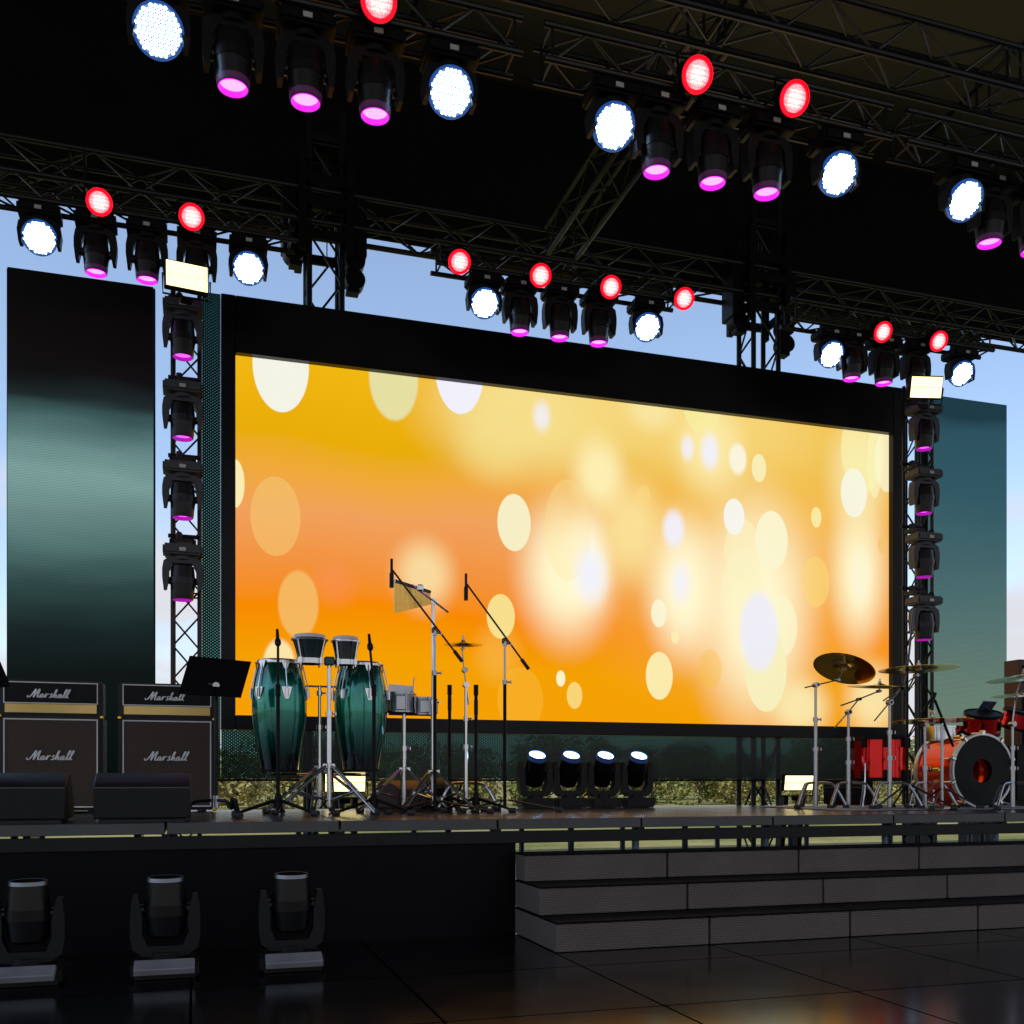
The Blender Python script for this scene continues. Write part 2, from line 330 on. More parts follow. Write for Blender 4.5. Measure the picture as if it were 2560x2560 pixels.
def sheen_glow_mat(name, stops, z0, z1, zc):  # vertical teal gradient paints the panel's sky sheen as emission
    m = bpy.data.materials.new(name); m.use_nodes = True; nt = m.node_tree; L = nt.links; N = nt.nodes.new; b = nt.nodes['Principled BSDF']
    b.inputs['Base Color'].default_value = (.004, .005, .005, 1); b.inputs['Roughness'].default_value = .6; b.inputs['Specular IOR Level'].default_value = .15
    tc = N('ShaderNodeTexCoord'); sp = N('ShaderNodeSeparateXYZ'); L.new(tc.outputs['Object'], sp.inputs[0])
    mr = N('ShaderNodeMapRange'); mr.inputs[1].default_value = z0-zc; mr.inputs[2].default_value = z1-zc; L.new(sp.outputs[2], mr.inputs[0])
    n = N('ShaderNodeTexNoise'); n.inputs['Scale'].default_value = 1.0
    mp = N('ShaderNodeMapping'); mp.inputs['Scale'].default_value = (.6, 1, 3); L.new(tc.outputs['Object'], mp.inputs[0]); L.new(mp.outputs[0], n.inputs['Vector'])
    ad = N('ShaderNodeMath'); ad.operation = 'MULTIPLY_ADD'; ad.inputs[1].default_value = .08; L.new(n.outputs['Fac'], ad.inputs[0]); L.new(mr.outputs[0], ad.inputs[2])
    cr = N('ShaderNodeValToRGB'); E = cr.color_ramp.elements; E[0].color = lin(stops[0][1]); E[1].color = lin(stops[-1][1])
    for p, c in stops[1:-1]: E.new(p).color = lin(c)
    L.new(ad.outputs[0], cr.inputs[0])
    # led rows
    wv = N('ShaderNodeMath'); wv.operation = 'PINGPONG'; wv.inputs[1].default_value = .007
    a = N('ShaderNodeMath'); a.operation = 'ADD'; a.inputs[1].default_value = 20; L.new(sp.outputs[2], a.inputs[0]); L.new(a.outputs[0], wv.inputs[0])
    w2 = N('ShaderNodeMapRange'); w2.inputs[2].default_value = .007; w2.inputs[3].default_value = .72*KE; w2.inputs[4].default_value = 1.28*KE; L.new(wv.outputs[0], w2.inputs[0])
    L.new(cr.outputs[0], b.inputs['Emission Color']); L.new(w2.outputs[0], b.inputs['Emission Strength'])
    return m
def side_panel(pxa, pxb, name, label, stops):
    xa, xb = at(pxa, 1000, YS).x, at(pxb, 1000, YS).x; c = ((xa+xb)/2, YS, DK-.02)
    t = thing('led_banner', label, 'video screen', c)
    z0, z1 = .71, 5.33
    m = sheen_glow_mat(name, stops, z0, z1, c[2])
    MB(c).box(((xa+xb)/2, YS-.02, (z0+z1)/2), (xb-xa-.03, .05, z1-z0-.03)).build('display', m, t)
    ex = .10 if pxa > 1000 else 0
    MB(c).box(((xa-ex+xb)/2, YS+.045, (z0+z1)/2), (xb-xa+ex, .07, z1-z0), bev=.004).build('cabinet', M_BLACK, t)
    MB(c).box((xa+.15, YS+.3, .35), (.06, .5, .70)).box((xb-.15, YS+.3, .35), (.06, .5, .70)).build('support', M_TRUSS, t)
side_panel(16, 388, 'left_painted_sheen', 'tall narrow video banner left of the main wall with a pale teal sheen painted as glow', [(0, (2, 6, 5)), (.14, (3, 11, 9)), (.30, (6, 14, 13)), (.38, (18, 34, 33)), (.46, (42, 68, 66)), (.54, (84, 118, 115)), (.61, (106, 140, 137)), (.67, (120, 156, 152)), (.72, (98, 132, 130)), (.77, (62, 92, 92)), (.81, (26, 38, 38)), (.85, (9, 8, 8)), (.9, (8, 4, 4)), (1, (3, 2, 2))])
side_panel(2318, 2512, 'right_painted_sheen', 'tall video banner right of the main wall with a grey green and teal sheen painted as glow', [(0, (104, 122, 106)), (.3, (100, 124, 110)), (.55, (72, 106, 108)), (.8, (46, 86, 98)), (.95, (42, 80, 93)), (1, (24, 56, 68))])

# ---------------------------------------------------------------- TRUSSES
def truss(label, a, b, s, r, loc=None, name='lighting_truss', cat='truss', step=None, group=None, dx=None, dz=None):
    """box truss whose front/bottom chord runs a->b; spacing s"""
    a, b = Vector(a), Vector(b); ax = (b-a).normalized()
    if abs(ax.z) > .9: e1, e2 = Vector((1, 0, 0)), Vector((0, 1, 0))
    elif abs(ax.x) > .7: e1, e2 = Vector((0, 1, 0)), Vector((0, 0, 1))
    else: e1, e2 = Vector((1, 0, 0)), Vector((0, 0, 1))
    base = a if abs(ax.z) > .9 else (a+b)/2
    t = thing(name, label, cat, base, group=group)
    ch = [a, a+e1*s, a+e1*s+e2*s, a+e2*s]; L = (b-a).length
    for c in ch: MB(base).tube([c, c+ax*L], r, 10).build('chord', M_TRUSS, t)
    step = step or s*1.25; n = max(2, int(round(L/step/2))*2); st_ = (L-.1)/n
    br = MB(base); rb = r*.42
    for i in range(4):
        p, q = ch[i], ch[(i+1) % 4]
        for k in range(n):
            w, v = (p, q) if (k+(i % 2)) % 2 == 0 else (q, p)
            br.tube([w+ax*(.05+k*st_), v+ax*(.05+(k+1)*st_)], rb, 6, cap=False)
        for e in (.05, L-.05): br.tube([p+ax*e, q+ax*e], rb, 6, cap=False)
        m = int(L//2.2)
        for e in range(1, m):
            for o in (-.06, .06): br.tube([p+ax*(L*e/m+o), q+ax*(L*e/m+o)], rb, 6, cap=False)
    br.build('bracing', M_TRUSS, t)
    return t
Z = CZ
# light trusses
zr = 4.50+Z; zf = 4.18+Z
G = 'lighting trusses carrying the fixtures'
truss('short black lighting truss at the rear left above the narrow video banner', (-1.62, 8.535, zr), (.80, 8.535, zr), .195, .021, group=G)
truss('short black lighting truss at the rear over the middle of the main video wall', (1.985, 8.535, zr), (4.35, 8.535, zr), .195, .021, group=G)
truss('short black lighting truss at the rear right beyond the right roof tower', (5.53, 8.535, zr), (7.96, 8.535, zr), .195, .021, group=G)
truss('near lighting truss at top left, ending at the gap in the front row', (-.6, 5.5, zf), (1.791, 5.5, zf), .2, .021, group=G)
truss('near lighting truss at top centre with two red lamps in front', (1.923, 5.5, zf), (4.316, 5.5, zf), .2, .021, group=G)
truss('near lighting truss at top right running out of the picture', (4.425, 5.5, zf), (6.83, 5.5, zf), .2, .021, group=G)
# roof grid
G2 = 'main roof trusses'
truss('long heavy roof truss across the back above the main video wall', (-8, 9.6, 5.27+Z), (13, 9.6, 5.27+Z), .3, .026, name='roof_truss', group=G2)
truss('long heavy roof truss across the front at the top of the picture', (-6, 6.1, 5.22+Z), (13, 6.1, 5.22+Z), .31, .026, name='roof_truss', group=G2)
truss('roof truss running back from the front truss to the rear truss', (3.36, 6.45, 5.27+Z), (3.36, 9.56, 5.27+Z), .3, .026, name='roof_truss', group=G2)
# towers
def roof_tower(x, label):
    t = truss(label, (x, 9.6, 0), (x, 9.6, 7.0), .305, .028, name='roof_tower', cat='truss tower', step=.42, group='roof towers behind the video wall')
    b = Vector((x, 9.6, 0)); c = Vector((x+.15, 9.75, 0))
    # sleeve block: corner plates, motors and wheels round the tower
    sl = MB(b)
    for sx in (-1, 1):
        for sy in (-1, 1):
            sl.box((c.x+sx*.22, c.y+sy*.22, 5.60+Z-.15), (.07, .07, 1.0), bev=.005)
    for zz in (5.10, 5.42, 5.62): 
        for sx in (-1, 1):
            sl.box((c.x+sx*.235, c.y, zz+Z), (.03, .42, .09)); sl.box((c.x, c.y+sx*.235, zz+Z), (.42, .03, .09))
    for sx in (-1, 1): sl.box((c.x+sx*.33, c.y-.02, 5.32+Z), (.13, .26, .62), bev=.01)
    sl.build('sleeve_block', M_BLACK, t)
    for sx, zz in ((-1, 4.98), (1, 4.98), (1, 4.80), (-1, 5.62), (1, 5.62)):
        MB(b).tube([(c.x+sx*.29, c.y-.12, zz+Z), (c.x+sx*.29, c.y+.02, zz+Z)], .095, 18).box((c.x+sx*.27, c.y-.05, zz+Z-.10), (.12, .12, .05), bev=.004).build('hoist_wheel', M_BLACK, t)
    hd = MB(b)
    for sx in (-.155, .155):
        hd.box((c.x+sx, c.y-.16, 6.18+Z-.1), (.05, .05, .5))
    hd.box((c.x, c.y, 6.05+Z), (.36, .36, .06)); hd.build('head_block', M_BLACK2, t)
    MB(b).tube([(c.x, c.y, 5.2+Z), (c.x, c.y, 6.0+Z)], .008, 6).tube([(c.x+.03, c.y-.02, 4.9+Z), (c.x+.03, c.y-.02, 6.0+Z)], .006, 6).build('hoist_chain', M_STEEL, t)
    MB(b).box((c.x, c.y, .02), (.7, .7, .04), bev=.005).build('base_plate', M_TRUSS, t)
    return t
roof_tower(1.017, 'left lattice roof tower with black hoist sleeve, behind the left half of the video wall')
roof_tower(5.75, 'right lattice roof tower with black hoist sleeve, behind the right half of the video wall')
# side towers with moving heads
GT = 'side towers that carry moving heads'
truss('narrow lattice tower at the left edge of the main video wall carrying four moving heads', (-.185, 8.95, 0), (-.185, 8.95, 5.18), .215, .02, name='light_tower', cat='truss tower', step=.27, group=GT)
xr = at(2291, 1500, 8.95).x
truss('narrow lattice tower at the right edge of the main video wall carrying four moving heads', (xr, 8.95, 0), (xr, 8.95, 5.22), .2, .02, name='light_tower', cat='truss tower', step=.27, group=GT)

# roof
rf = thing('stage_roof', 'wide dark fabric stage roof with black rear valance over the whole stage', 'stage roof', (3, 4, 8.3))
O = Vector((3, 4, 8.3))
mb = MB(O)
nx, ny = 24, 16; vs = {}
for i in range(nx+1):
    for j in range(ny+1):
        x = -10+i*27/nx; y = -7+j*17.2/ny  # unseen forward reach shaped to shade the foreground
        z = 8.35+.10*math.sin(j*PI/2)**2*1+.25*math.sin(PI*j/ny)
        vs[i, j] = mb.bm.verts.new(Vector((x, y, z))-O)
for i in range(nx):
    for j in range(ny): mb.bm.faces.new((vs[i, j], vs[i+1, j], vs[i+1, j+1], vs[i, j+1]))
for i in range(1, 9):
    sx_ = -10+i*3
    MB(O).tube([(sx_, -6.9+k*1.2, 8.31+.10*math.sin(k/14*16*PI/2*1.0)**2*0+.25*math.sin(PI*(k*1.2)/17.2)) for k in range(15)], .022, 6).build('purlin', M_TRUSS, rf)
cn = mb.build('canopy', M_ROOF, rf); sm = cn.modifiers.new('thickness', 'SOLIDIFY'); sm.thickness = .03
MB(O).box((3.5, 10.2, 7.4), (27, .04, 1.87)).build('rear_valance', M_CURT, rf)

# ---------------------------------------------------------------- LIGHT FIXTURES
E_WASH = emit('wash_led', (.42, .66, 1.0), 14.0); E_WPL = emit('wash_plate', (.22, .42, 1.0), .42)
E_MAG = emit('magenta_lens', (1.0, .075, 1.0), 4.5); E_MAGR = emit('painted_magenta_spill', (.85, .01, .85), .75)  # ring emission paints the lens light on the recess wall
E_RED = emit('red_lamp_leds', (1.0, .19, .21), 2.0); E_REDR = emit('red_lamp_rim', (1.0, .0, .012), 1.1)
E_BLUE = emit('blue_lens', (.35, .62, 1.0), 10.0); E_BLR = emit('painted_blue_spill', (.05, .22, .9), .6)  # ring emission paints lens light on the rim
E_MAGC = emit('painted_magenta_halo', (.5, .0, .5), .035); E_BLC = emit('painted_blue_halo', (.03, .12, .6), .07); E_HALO = emit('painted_wash_halo', (.04, .20, .85), .22)  # dim emission imitating the halo round the lamps
E_MAGW = emit('magenta_lens_dim', (1.0, .06, 1.0), 1.8); E_MAGR2 = emit('painted_magenta_spill_dim', (.85, .01, .85), .25)  # dim ring also paints lens light on the recess wall
E_FLOOD = emit('flood_panel', (1.0, .80, .34), 1.5)

def led_face(m, c0, c1, r0, r1, st):
    nt = m.node_tree; b = nt.nodes['Principled BSDF']; L = nt.links; N = nt.nodes.new
    tc = N('ShaderNodeTexCoord'); ln = N('ShaderNodeVectorMath'); ln.operation = 'LENGTH'; L.new(tc.outputs['Object'], ln.inputs[0])
    mr = N('ShaderNodeMapRange'); mr.inputs[1].default_value = r0; mr.inputs[2].default_value = r1; L.new(ln.outputs['Value'], mr.inputs[0])
    mx = N('ShaderNodeMix'); mx.data_type = 'RGBA'; mx.inputs[6].default_value = c0+(1,); mx.inputs[7].default_value = c1+(1,); L.new(mr.outputs[0], mx.inputs[0]); L.new(mx.outputs[2], b.inputs['Emission Color'])
    v = N('ShaderNodeTexVoronoi'); v.inputs['Scale'].default_value = 75; v.inputs['Randomness'].default_value = .35; L.new(tc.outputs['Object'], v.inputs['Vector'])
    m2 = N('ShaderNodeMapRange'); m2.inputs[1].default_value = .2; m2.inputs[2].default_value = .6; m2.inputs[3].default_value = st*1.5; m2.inputs[4].default_value = st*.55; L.new(v.outputs['Distance'], m2.inputs[0]); L.new(m2.outputs[0], b.inputs['Emission Strength'])
led_face(E_RED, (1.0, .42, .40), (1.0, .10, .13), .045, .082, 1.9)

def yoke_mb(H, w, top, arm_d=.09):
    """U yoke from base top to pivot height H; outer half width w"""
    mb = MB(); t = .055
    outer = [(-w*.62, top), (-w*.93, top+.035), (-w, top+.1), (-w, H-.02), (-w*.93, H+.075), (-w*.78, H+.075), (-w+t, H-.02), (-w+t, top+.11), (-w*.5, top+.05), (w*.5, top+.05), (w-t, top+.11), (w-t, H-.02), (w*.78, H+.075), (w*.93, H+.075), (w, H-.02), (w, top+.1), (w*.93, top+.035), (w*.62, top)]
    # split in convex quads to stay clean
    n = len(outer); 
    fr = [mb.bm.verts.new((x, -arm_d/2, z)) for x, z in outer]; bk = [mb.bm.verts.new((x, arm_d/2, z)) for x, z in outer]
    from mathutils.geometry import tessellate_polygon
    for tri in tessellate_polygon([[Vector((x, z, 0)) for x, z in outer]]):
        mb.bm.faces.new([fr[k] for k in tri]); mb.bm.faces.new([bk[k] for k in tri][::-1])
    for i in range(n): mb.bm.faces.new((fr[i], fr[(i+1) % n], bk[(i+1) % n], bk[i]))
    mb.tube([(0, 0, top-.03), (0, 0, top+.02)], .075, 20)
    return mb
def head_dir(deg):    # local direction in upright frame; deg above horizontal, facing -Y
    return Vector((0, -math.cos(R(deg)), math.sin(R(deg))))
def make_mover(kind, deg, label, cat, group, name, lit=None, up=False, body=None, weak=False):
    root = thing(name, label, cat, group=group)
    W = .16; H = (.29 if not up else .32) if kind == 'spot' else .222
    b = MB(); b.box((0, 0, .045), (.31, .23, .085), bev=.016, seg=2); b.box((0, -.117, .045), (.07, .004, .03)); b.build('base', body or (M_BLACK2 if up else M_BLACK), root)
    if not up:
        MB().box((0, -.118, .05), (.05, .006, .028)).build('display_panel', mat('lcd', (.45, .46, .42), .3), root)
        c = MB()
        for sx in (-.09, .09): c.box((sx, 0, -.012), (.03, .06, .03)).tube([(sx-.015, 0, -.03), (sx+.015, 0, -.03)], .026, 12)
        c.build('clamp', M_BLACK, root)
    yoke_mb(H, W, .10).build('yoke', body or M_BLACK2, root)
    M = TR((0, 0, H), head_dir(deg))
    h = MB()
    if kind == 'spot':
        h.lathe([(-.13, .03), (-.13, .07), (-.115, .088), (-.02, .098), (-.02, .102), (.03, .102), (.03, .098), (.15, .084), (.155, .0805), (.1555, .079)], M, 24, cap0=True)
        h.tube([(-W+.04, 0, H), (W-.04, 0, H)], .03, 12)
        if lit is None:
            for sx in (-1, 1): MB().tube([(sx*(W-.066), 0, H), (sx*(W-.052), 0, H)], .028, 16).build('pivot_cap', M_GREYL, root)
        hd = h.build('head', mat('dark_metal', (.016, .014, .016), .34, .6) if not up else mat('gunmetal', (.014, .0135, .013), .3, .8), root, sharp=25)
        for k in range(0):
            pass
        em, er = {'mag': (E_MAGW, E_MAGR2) if weak else (E_MAG, E_MAGR), 'blue': (E_BLUE, E_BLR), None: (mat('dead_lens', (.05, .05, .06), .15), mat('dull_steel_ring', (.16, .165, .18), .3, 1))}[lit]
        MB().lathe([(.150, .0005), (.150, .0745)] if lit == 'blue' else [(.128, .0005), (.128, .0695)], M, 24).build('lens', em, hd)
        if lit: MB().lathe([(.118, .0893), (.128, .0882), (.154, .0830), (.1555, .0800)], M, 24).build('added_halo_collar', MATS['dark_metal'] if weak else E_MAGC if lit == 'mag' else E_BLC, hd)  # collar added to carry the painted lamp halo, plain metal when weak
        MB().lathe([(.156, .0785), (.159, .0765), (.157, .0735), (.1285, .0705)] if lit else [(.157, .0745), (.158, .083), (.14, .087)], M, 24).build('lens_ring', er, hd)
    else:
        h.lathe([(-.10, .03), (-.10, .06), (-.075, .095), (-.02, .125), (.03, .128), (.05, .128), (.052, .119), (.042, .117)], M, 28, cap0=True)
        h.tube([(-W+.03, 0, H), (W-.03, 0, H)], .025, 12)
        hd = h.build('head', M_BLACK, root, sharp=25)
        MB().lathe([(.040, .0005), (.040, .1175)], M, 28).build('lens_plate', E_WPL, hd)
        MB().lathe([(.0515, .1192), (.0535, .1275), (.048, .1300), (.02, .1295)], M, 36).build('added_halo_ring', E_HALO, hd)  # ring added, its blue glow painted in for the lamp's halo
        d = MB()
        for i in range(-5, 6):
            for j in range(-5, 6):
                x = (i+.5*(j % 2))*.0235; y = j*.0204
                if x*x+y*y < .108**2: d.lathe([(.0415, .0090), (.045, .0066), (.046, .0005)], M @ Matrix.Translation((x, y, 0)), 8)
        d.build('led_cluster', E_WASH, hd)
    return learn(root)

FL = (PI, 0, PI)      # hanging: flip about X then turn so that the head still faces the audience
# after flip about X (y->-y, z->-z) and turn about Z by 180 (x,y -> -x,-y): local (x,y,z) -> (-x, y, -z)
wash = make_mover('wash', 38, 'x', 'wash light', 'white wash lights on the trusses', 'wash_light')
spot = make_mover('spot', 91, 'x', 'spot light', 'magenta moving heads hung on trusses and towers', 'moving_head_light', lit='mag')
spot_t = make_mover('spot', 90, 'x', 'spot light', 'moving heads mounted on the two light towers', 'moving_head_light', lit='mag', body=mat('lit_black_plastic', (.05, .05, .058), .45, 0, .15, 12, spec=.3), weak=True)  # tower copies painted paler for the light they catch
def hang(src, x, y, z, label, first=[]):
    if src.name in first:
        return dup(src, (x, y, z), (PI, 0, PI), label)
    first.append(src.name); src.location = (x, y, z); src.rotation_euler = (PI, 0, PI); src['label'] = label; return src
ordn = ['left', 'middle', 'right']
for (xc, n, off) in ((-.375, 'rear left truss', 0), (3.236, 'rear middle truss above the video wall', -.07), (6.82, 'rear right truss', -.15)):
    for sgn, w in ((-1, 'left'), (1, 'right')):
        hang(wash, xc+sgn*.79, 8.63, 5.425, 'white wash light, %s end of the %s' % (w, n))
    for k in (-1, 0, 1):
        hang(spot, xc+off+k*.383, 8.63, 5.425, 'black magenta-lensed moving head, %s of three under the %s' % (ordn[k+1], n))
for (xc, n, ks) in ((.598, 'near top left truss', (-1, 1)), (3.174, 'near top centre truss', (-1, 1)), (5.74, 'near top right truss', (-1,))):
    for sgn in ks:
        w = {-1: 'left', 1: 'right'}[sgn]
        hang(wash, xc+sgn*.785, 5.6, 5.105, 'large white wash light, %s end of the %s' % (w, n))
    for k in (-1, 0, 1):
        if xc > 5 and k > 0: continue
        yy = 5.74 if xc > 5 else 5.6
        lab = 'near magenta moving head, %s of three under the %s' % (ordn[k+1], n) if xc < 5 else 'near magenta moving head, %s under the near top right truss at the picture edge' % ('first' if k < 0 else 'second')
        hang(spot, xc+(-.025 if xc < 1 else -.107 if xc < 5 else -.04)+k*.383, yy, 5.105 if xc < 5 else 5.16, lab)
# heads on the side towers
for side, cx, lst in (('left', -.078, (890, 1093, 1292, 1497)), ('right', None, (1120, 1281, 1440, 1597))):
    px = 457 if side == 'left' else 2310
    for i, py in enumerate(lst):
        p = at(px, py, 8.72)
        hang(spot_t, p.x, 8.72, p.z+.435, 'moving head on the %s light tower, %s from the top' % (side, ['first', 'second', 'third', 'lowest, fourth'][i]))
        br = MB((p.x, 8.86, p.z+.5)).box((p.x, 8.86, p.z+.50), (.16, .14, .03)).tube([(p.x-.12, 8.925, p.z+.56), (p.x+.12, 8.925, p.z+.56)], .018, 10).box((p.x-.03, 8.87, p.z+.54), (.05, .06, .08), bev=.01).build('clamp_bracket', M_BLACK2, None, loc=(p.x, 8.86, p.z+.5))
        tag(br, 'small clamp arm above the %s moving head on the %s light tower' % (['top', 'second', 'third', 'lowest'][i], side), 'clamp', 'clamp arms on the light towers')
# red lamps
def make_red():
    root = thing('red_lamp', 'x', 'lamp', group='red lamps clipped on the trusses'); M = TR((0, 0, 0), (0, -math.cos(R(30)), -math.sin(R(30))))
    h = MB().lathe([(-.12, .03), (-.12, .06), (-.09, .085), (.0, .097), (.04, .097), (.042, .09), (.03, .088)], M, 24, cap0=True).build('housing', M_BLACK, root, sharp=25)
    MB().lathe([(.034, .074), (.034, .0885), (.043, .091), (.044, .0965), (.03, .0985)], M, 24).build('rim', E_REDR, h)
    MB().lathe([(.036, .0005), (.036, .0745)], M, 24).build('led_face', E_RED, h)
    MB().tube([(-.11, 0, 0), (-.11, .02, .12), (0, .03, .15), (.11, .02, .12), (.11, 0, 0)], .008, 6).build('bracket', M_BLACK, root)
    return learn(root)
red = make_red(); rl = [('far left, first', 249, 505, 8.44), ('far left, second', 479, 542, 8.44), ('rear middle truss, first', 1147, 654, 8.44), ('rear middle truss, second', 1349, 688, 8.44), ('rear middle truss, third', 1524, 717, 8.44), ('rear middle truss, fourth', 1707, 746, 8.44), ('rear right truss, first', 2203, 829, 8.44), ('rear right truss, second', 2342, 852, 8.44),
   ('near top left truss, only one showing', 945, 5, 5.4), ('near top centre truss, first', 1738, 188, 5.4), ('near top centre truss, second', 1980, 247, 5.4)]
for i, (w, px, py, Y) in enumerate(rl):
    p = at(px, py, Y); lab = 'round glowing red lamp on the %s from the left' % w if 'only' not in w else 'glowing red lamp cut by the top picture edge on the near left truss'
    if 'far left' in w: lab = 'round glowing red lamp on the rear left truss, %s from the left' % w.split(', ')[1]
    if i == 0: red.location = p; red['label'] = lab
    else: dup(red, p, None, lab)
# flood panels
def flood(px0, py0, px1, py1, Y, tilt, label, stand=0, yaw=0, w=None):
    a, b = at(px0, py0, Y), at(px1, py1, Y); c = (a+b)/2; W = w or abs(b.x-a.x); H = abs(a.z-b.z)/math.cos(tilt)
    root = thing('flood_light', label, 'flood light', c, (tilt, 0, yaw), group='square warm white flood lights')
    MB().box((0, .03, 0), (W, .055, H), bev=.008).build('housing', M_BLACK, root)
    ps = MB(); hh = (H-.03)/2
    ps.box((0, -.001, hh/2+.002), (W-.025, .006, hh-.002)).box((0, -.001, -hh/2-.002), (W-.025, .006, hh-.002)); ps.build('panel', E_FLOOD, root)
    MB().tube([(-W/2-.012, .02, 0), (-W/2-.012, .02, -H/2-.05), (W/2+.012, .02, -H/2-.05), (W/2+.012, .02, 0)], .008, 6).box((0, .02, -H/2-.075), (.10, .05, .05), bev=.01).build('bracket', M_BLACK, root)
    if stand:
        s = MB(); z = -(c.z-stand)+.0
        for sx in (-.1, .1): s.box((sx, .1, (z-H/2-.06)/2), (.05, .1, abs(z+H/2+.06)))
        s.build('stand', M_BLACK2, root)
    return root
flood(411, 646, 523, 734, 8.42, R(-4), 'warm flood panel on top of the left light tower', yaw=R(8))
flood(2280, 936, 2352, 1000, 8.42, R(14), 'tilted warm flood panel on top of the right light tower', yaw=R(-14), w=.34)
flood(810, 1930, 916, 1982, 9.0, R(8), 'warm flood panel low behind the tall hand drums', stand=.02)
flood(1960, 1936, 2034, 1978, 9.0, R(8), 'warm flood panel low behind the drum kit cymbal stands', stand=.02)

# four upright heads at back of the deck
up4 = make_mover('spot', 62, 'x', 'spot light', 'row of moving heads standing at the back of the deck', 'moving_head_light', lit='blue', up=True)
for i, px in enumerate((1337, 1422, 1507, 1590)):
    p = at(px, 2000, 8.15); loc = (p.x, 8.15, DK); lab = 'blue-white moving head standing on the deck, %s of four from the left' % ['first', 'second', 'third', 'fourth'][i]
    if i == 0: up4.location = loc; up4['label'] = lab; up4.scale = (.92, .92, 1)
    else: dup(up4, loc, None, lab)
# three unlit heads in the foreground
def make_fore():
    root = make_mover('spot', 88, 'x', 'spot light', 'unlit moving heads on the floor before the stage skirt', 'moving_head_light', lit=None, up=True)
    MB().box((0, -.165, .07), (.27, .085, .035), Matrix.Rotation(R(24), 3, 'X'), bev=.004).build('sheen_plate', mat('painted_sky_sheen', (.20, .20, .215), .45), root)  # pale plate paints the sky reflected on the base top
    return learn(root)
fo = make_fore()
for i, px in enumerate((71, 414, 728)):
    p = at(px, 2300, 5.15); lab = 'unlit black moving head pointing up on the dark floor, %s' % ['leftmost, cut by the picture edge', 'middle of three', 'rightmost of three'][i]
    if i == 0: fo.location = (p.x, 5.15, .001); fo['label'] = lab
    else: dup(fo, (p.x, 5.15, .001), None, lab)

# ---------------------------------------------------------------- AMPLIFIERS
def cat_spline(pts, n=6):
    out = []
    for i in range(len(pts)-1):
        p0 = Vector(pts[max(i-1, 0)]); p1 = Vector(pts[i]); p2 = Vector(pts[i+1]); p3 = Vector(pts[min(i+2, len(pts)-1)])
        for k in range(n):
            t = k/n; out.append(.5*((2*p1)+(-p0+p2)*t+(2*p0-5*p1+4*p2-p3)*t*t+(-p0+3*p1-3*p2+p3)*t**3))
    out.append(Vector(pts[-1])); return out
LET = {'M': [(-.38, .22), (-.42, .08), (-.3, .0), (-.12, .1), (.08, .45), (.28, .95), (.36, 1.02), (.34, .6), (.30, .04), (.33, .06), (.5, .5), (.72, .98), (.8, 1.02), (.76, .55), (.74, .12), (.82, .0), (.98, .08)],
 'a': [(.36, .36), (.22, .44), (.06, .28), (.06, .06), (.2, .0), (.36, .3), (.36, .38), (.36, .08), (.44, .0), (.58, .08)],
 'r': [(-.02, .10), (.12, .48), (.12, .30), (.10, .0), (.12, .26), (.22, .44), (.34, .46), (.40, .38)],
 's': [(.36, .42), (.24, .50), (.12, .38), (.24, .26), (.30, .12), (.18, .0), (.02, .06)],
 'h': [(-.02, .08), (.16, .5), (.26, .96), (.19, 1.02), (.12, .6), (.07, .0), (.18, .34), (.3, .42), (.35, .3), (.33, .08), (.42, .0), (.54, .08)],
 'l': [(-.02, .08), (.16, .5), (.28, .98), (.2, 1.05), (.12, .6), (.12, .12), (.2, .0), (.34, .08)]}
ADV = {'M': 1.0, 'a': .6, 'r': .50, 's': .46, 'h': .56, 'l': .36}
def script_word(word, width, c, base, y, thick):
    mb = MB(base); tot = sum(ADV[ch] for ch in word)+.4; k = width/tot; x = .4
    for ch in word:
        pts = [((x+px_+py_*.28)*k-width/2, py_*k) for px_, py_ in LET[ch]]
        sp = cat_spline([(p[0], 0, p[1]) for p in pts], 4)
        n = len(sp); L_, R_ = [], []
        for i, p in enumerate(sp):
            t = (sp[min(i+1, n-1)]-sp[max(i-1, 0)]).normalized(); nn = Vector((t.z, 0, -t.x))
            w = thick*(.62+.55*abs(t.z))
            q = Vector(c)+Vector((p.x, 0, p.z))
            L_.append((q+nn*w, q-nn*w))
        for i in range(n-1):
            yy = y-.0004*(i % 3)
            a, b = L_[i]; d, e = L_[i+1]
            mb.tube([Vector(((a.x+b.x)/2, y, (a.z+b.z)/2)), Vector(((d.x+e.x)/2, y, (d.z+e.z)/2))], (a-b).length/2, 6)
        x += ADV[ch]
    return mb
M_TOLEX = mat('black_vinyl', (.006, .006, .006), .5, 0, .2, 30, .3)
M_PIPE = mat('white_piping', (.72, .72, .70), .5); M_LOGO = mat('white_script_logo', (.8, .8, .8), .4)
M_PANEL = mat('black_front', (.004, .004, .004), .5, spec=.2); M_GOLDP = mat('gold_control_panel', (.72, .50, .16), .34, .55, .12, 4)
def frame_mb(base, x0, x1, z0, z1, y, t, d=.012):
    mb = MB(base)
    mb.box(((x0+x1)/2, y, z1-t/2), (x1-x0, d, t)); mb.box(((x0+x1)/2, y, z0+t/2), (x1-x0, d, t))
    mb.box((x0+t/2, y, (z0+z1)/2), (t, d, z1-z0-2*t)); mb.box((x1-t/2, y, (z0+z1)/2), (t, d, z1-z0-2*t)); return mb
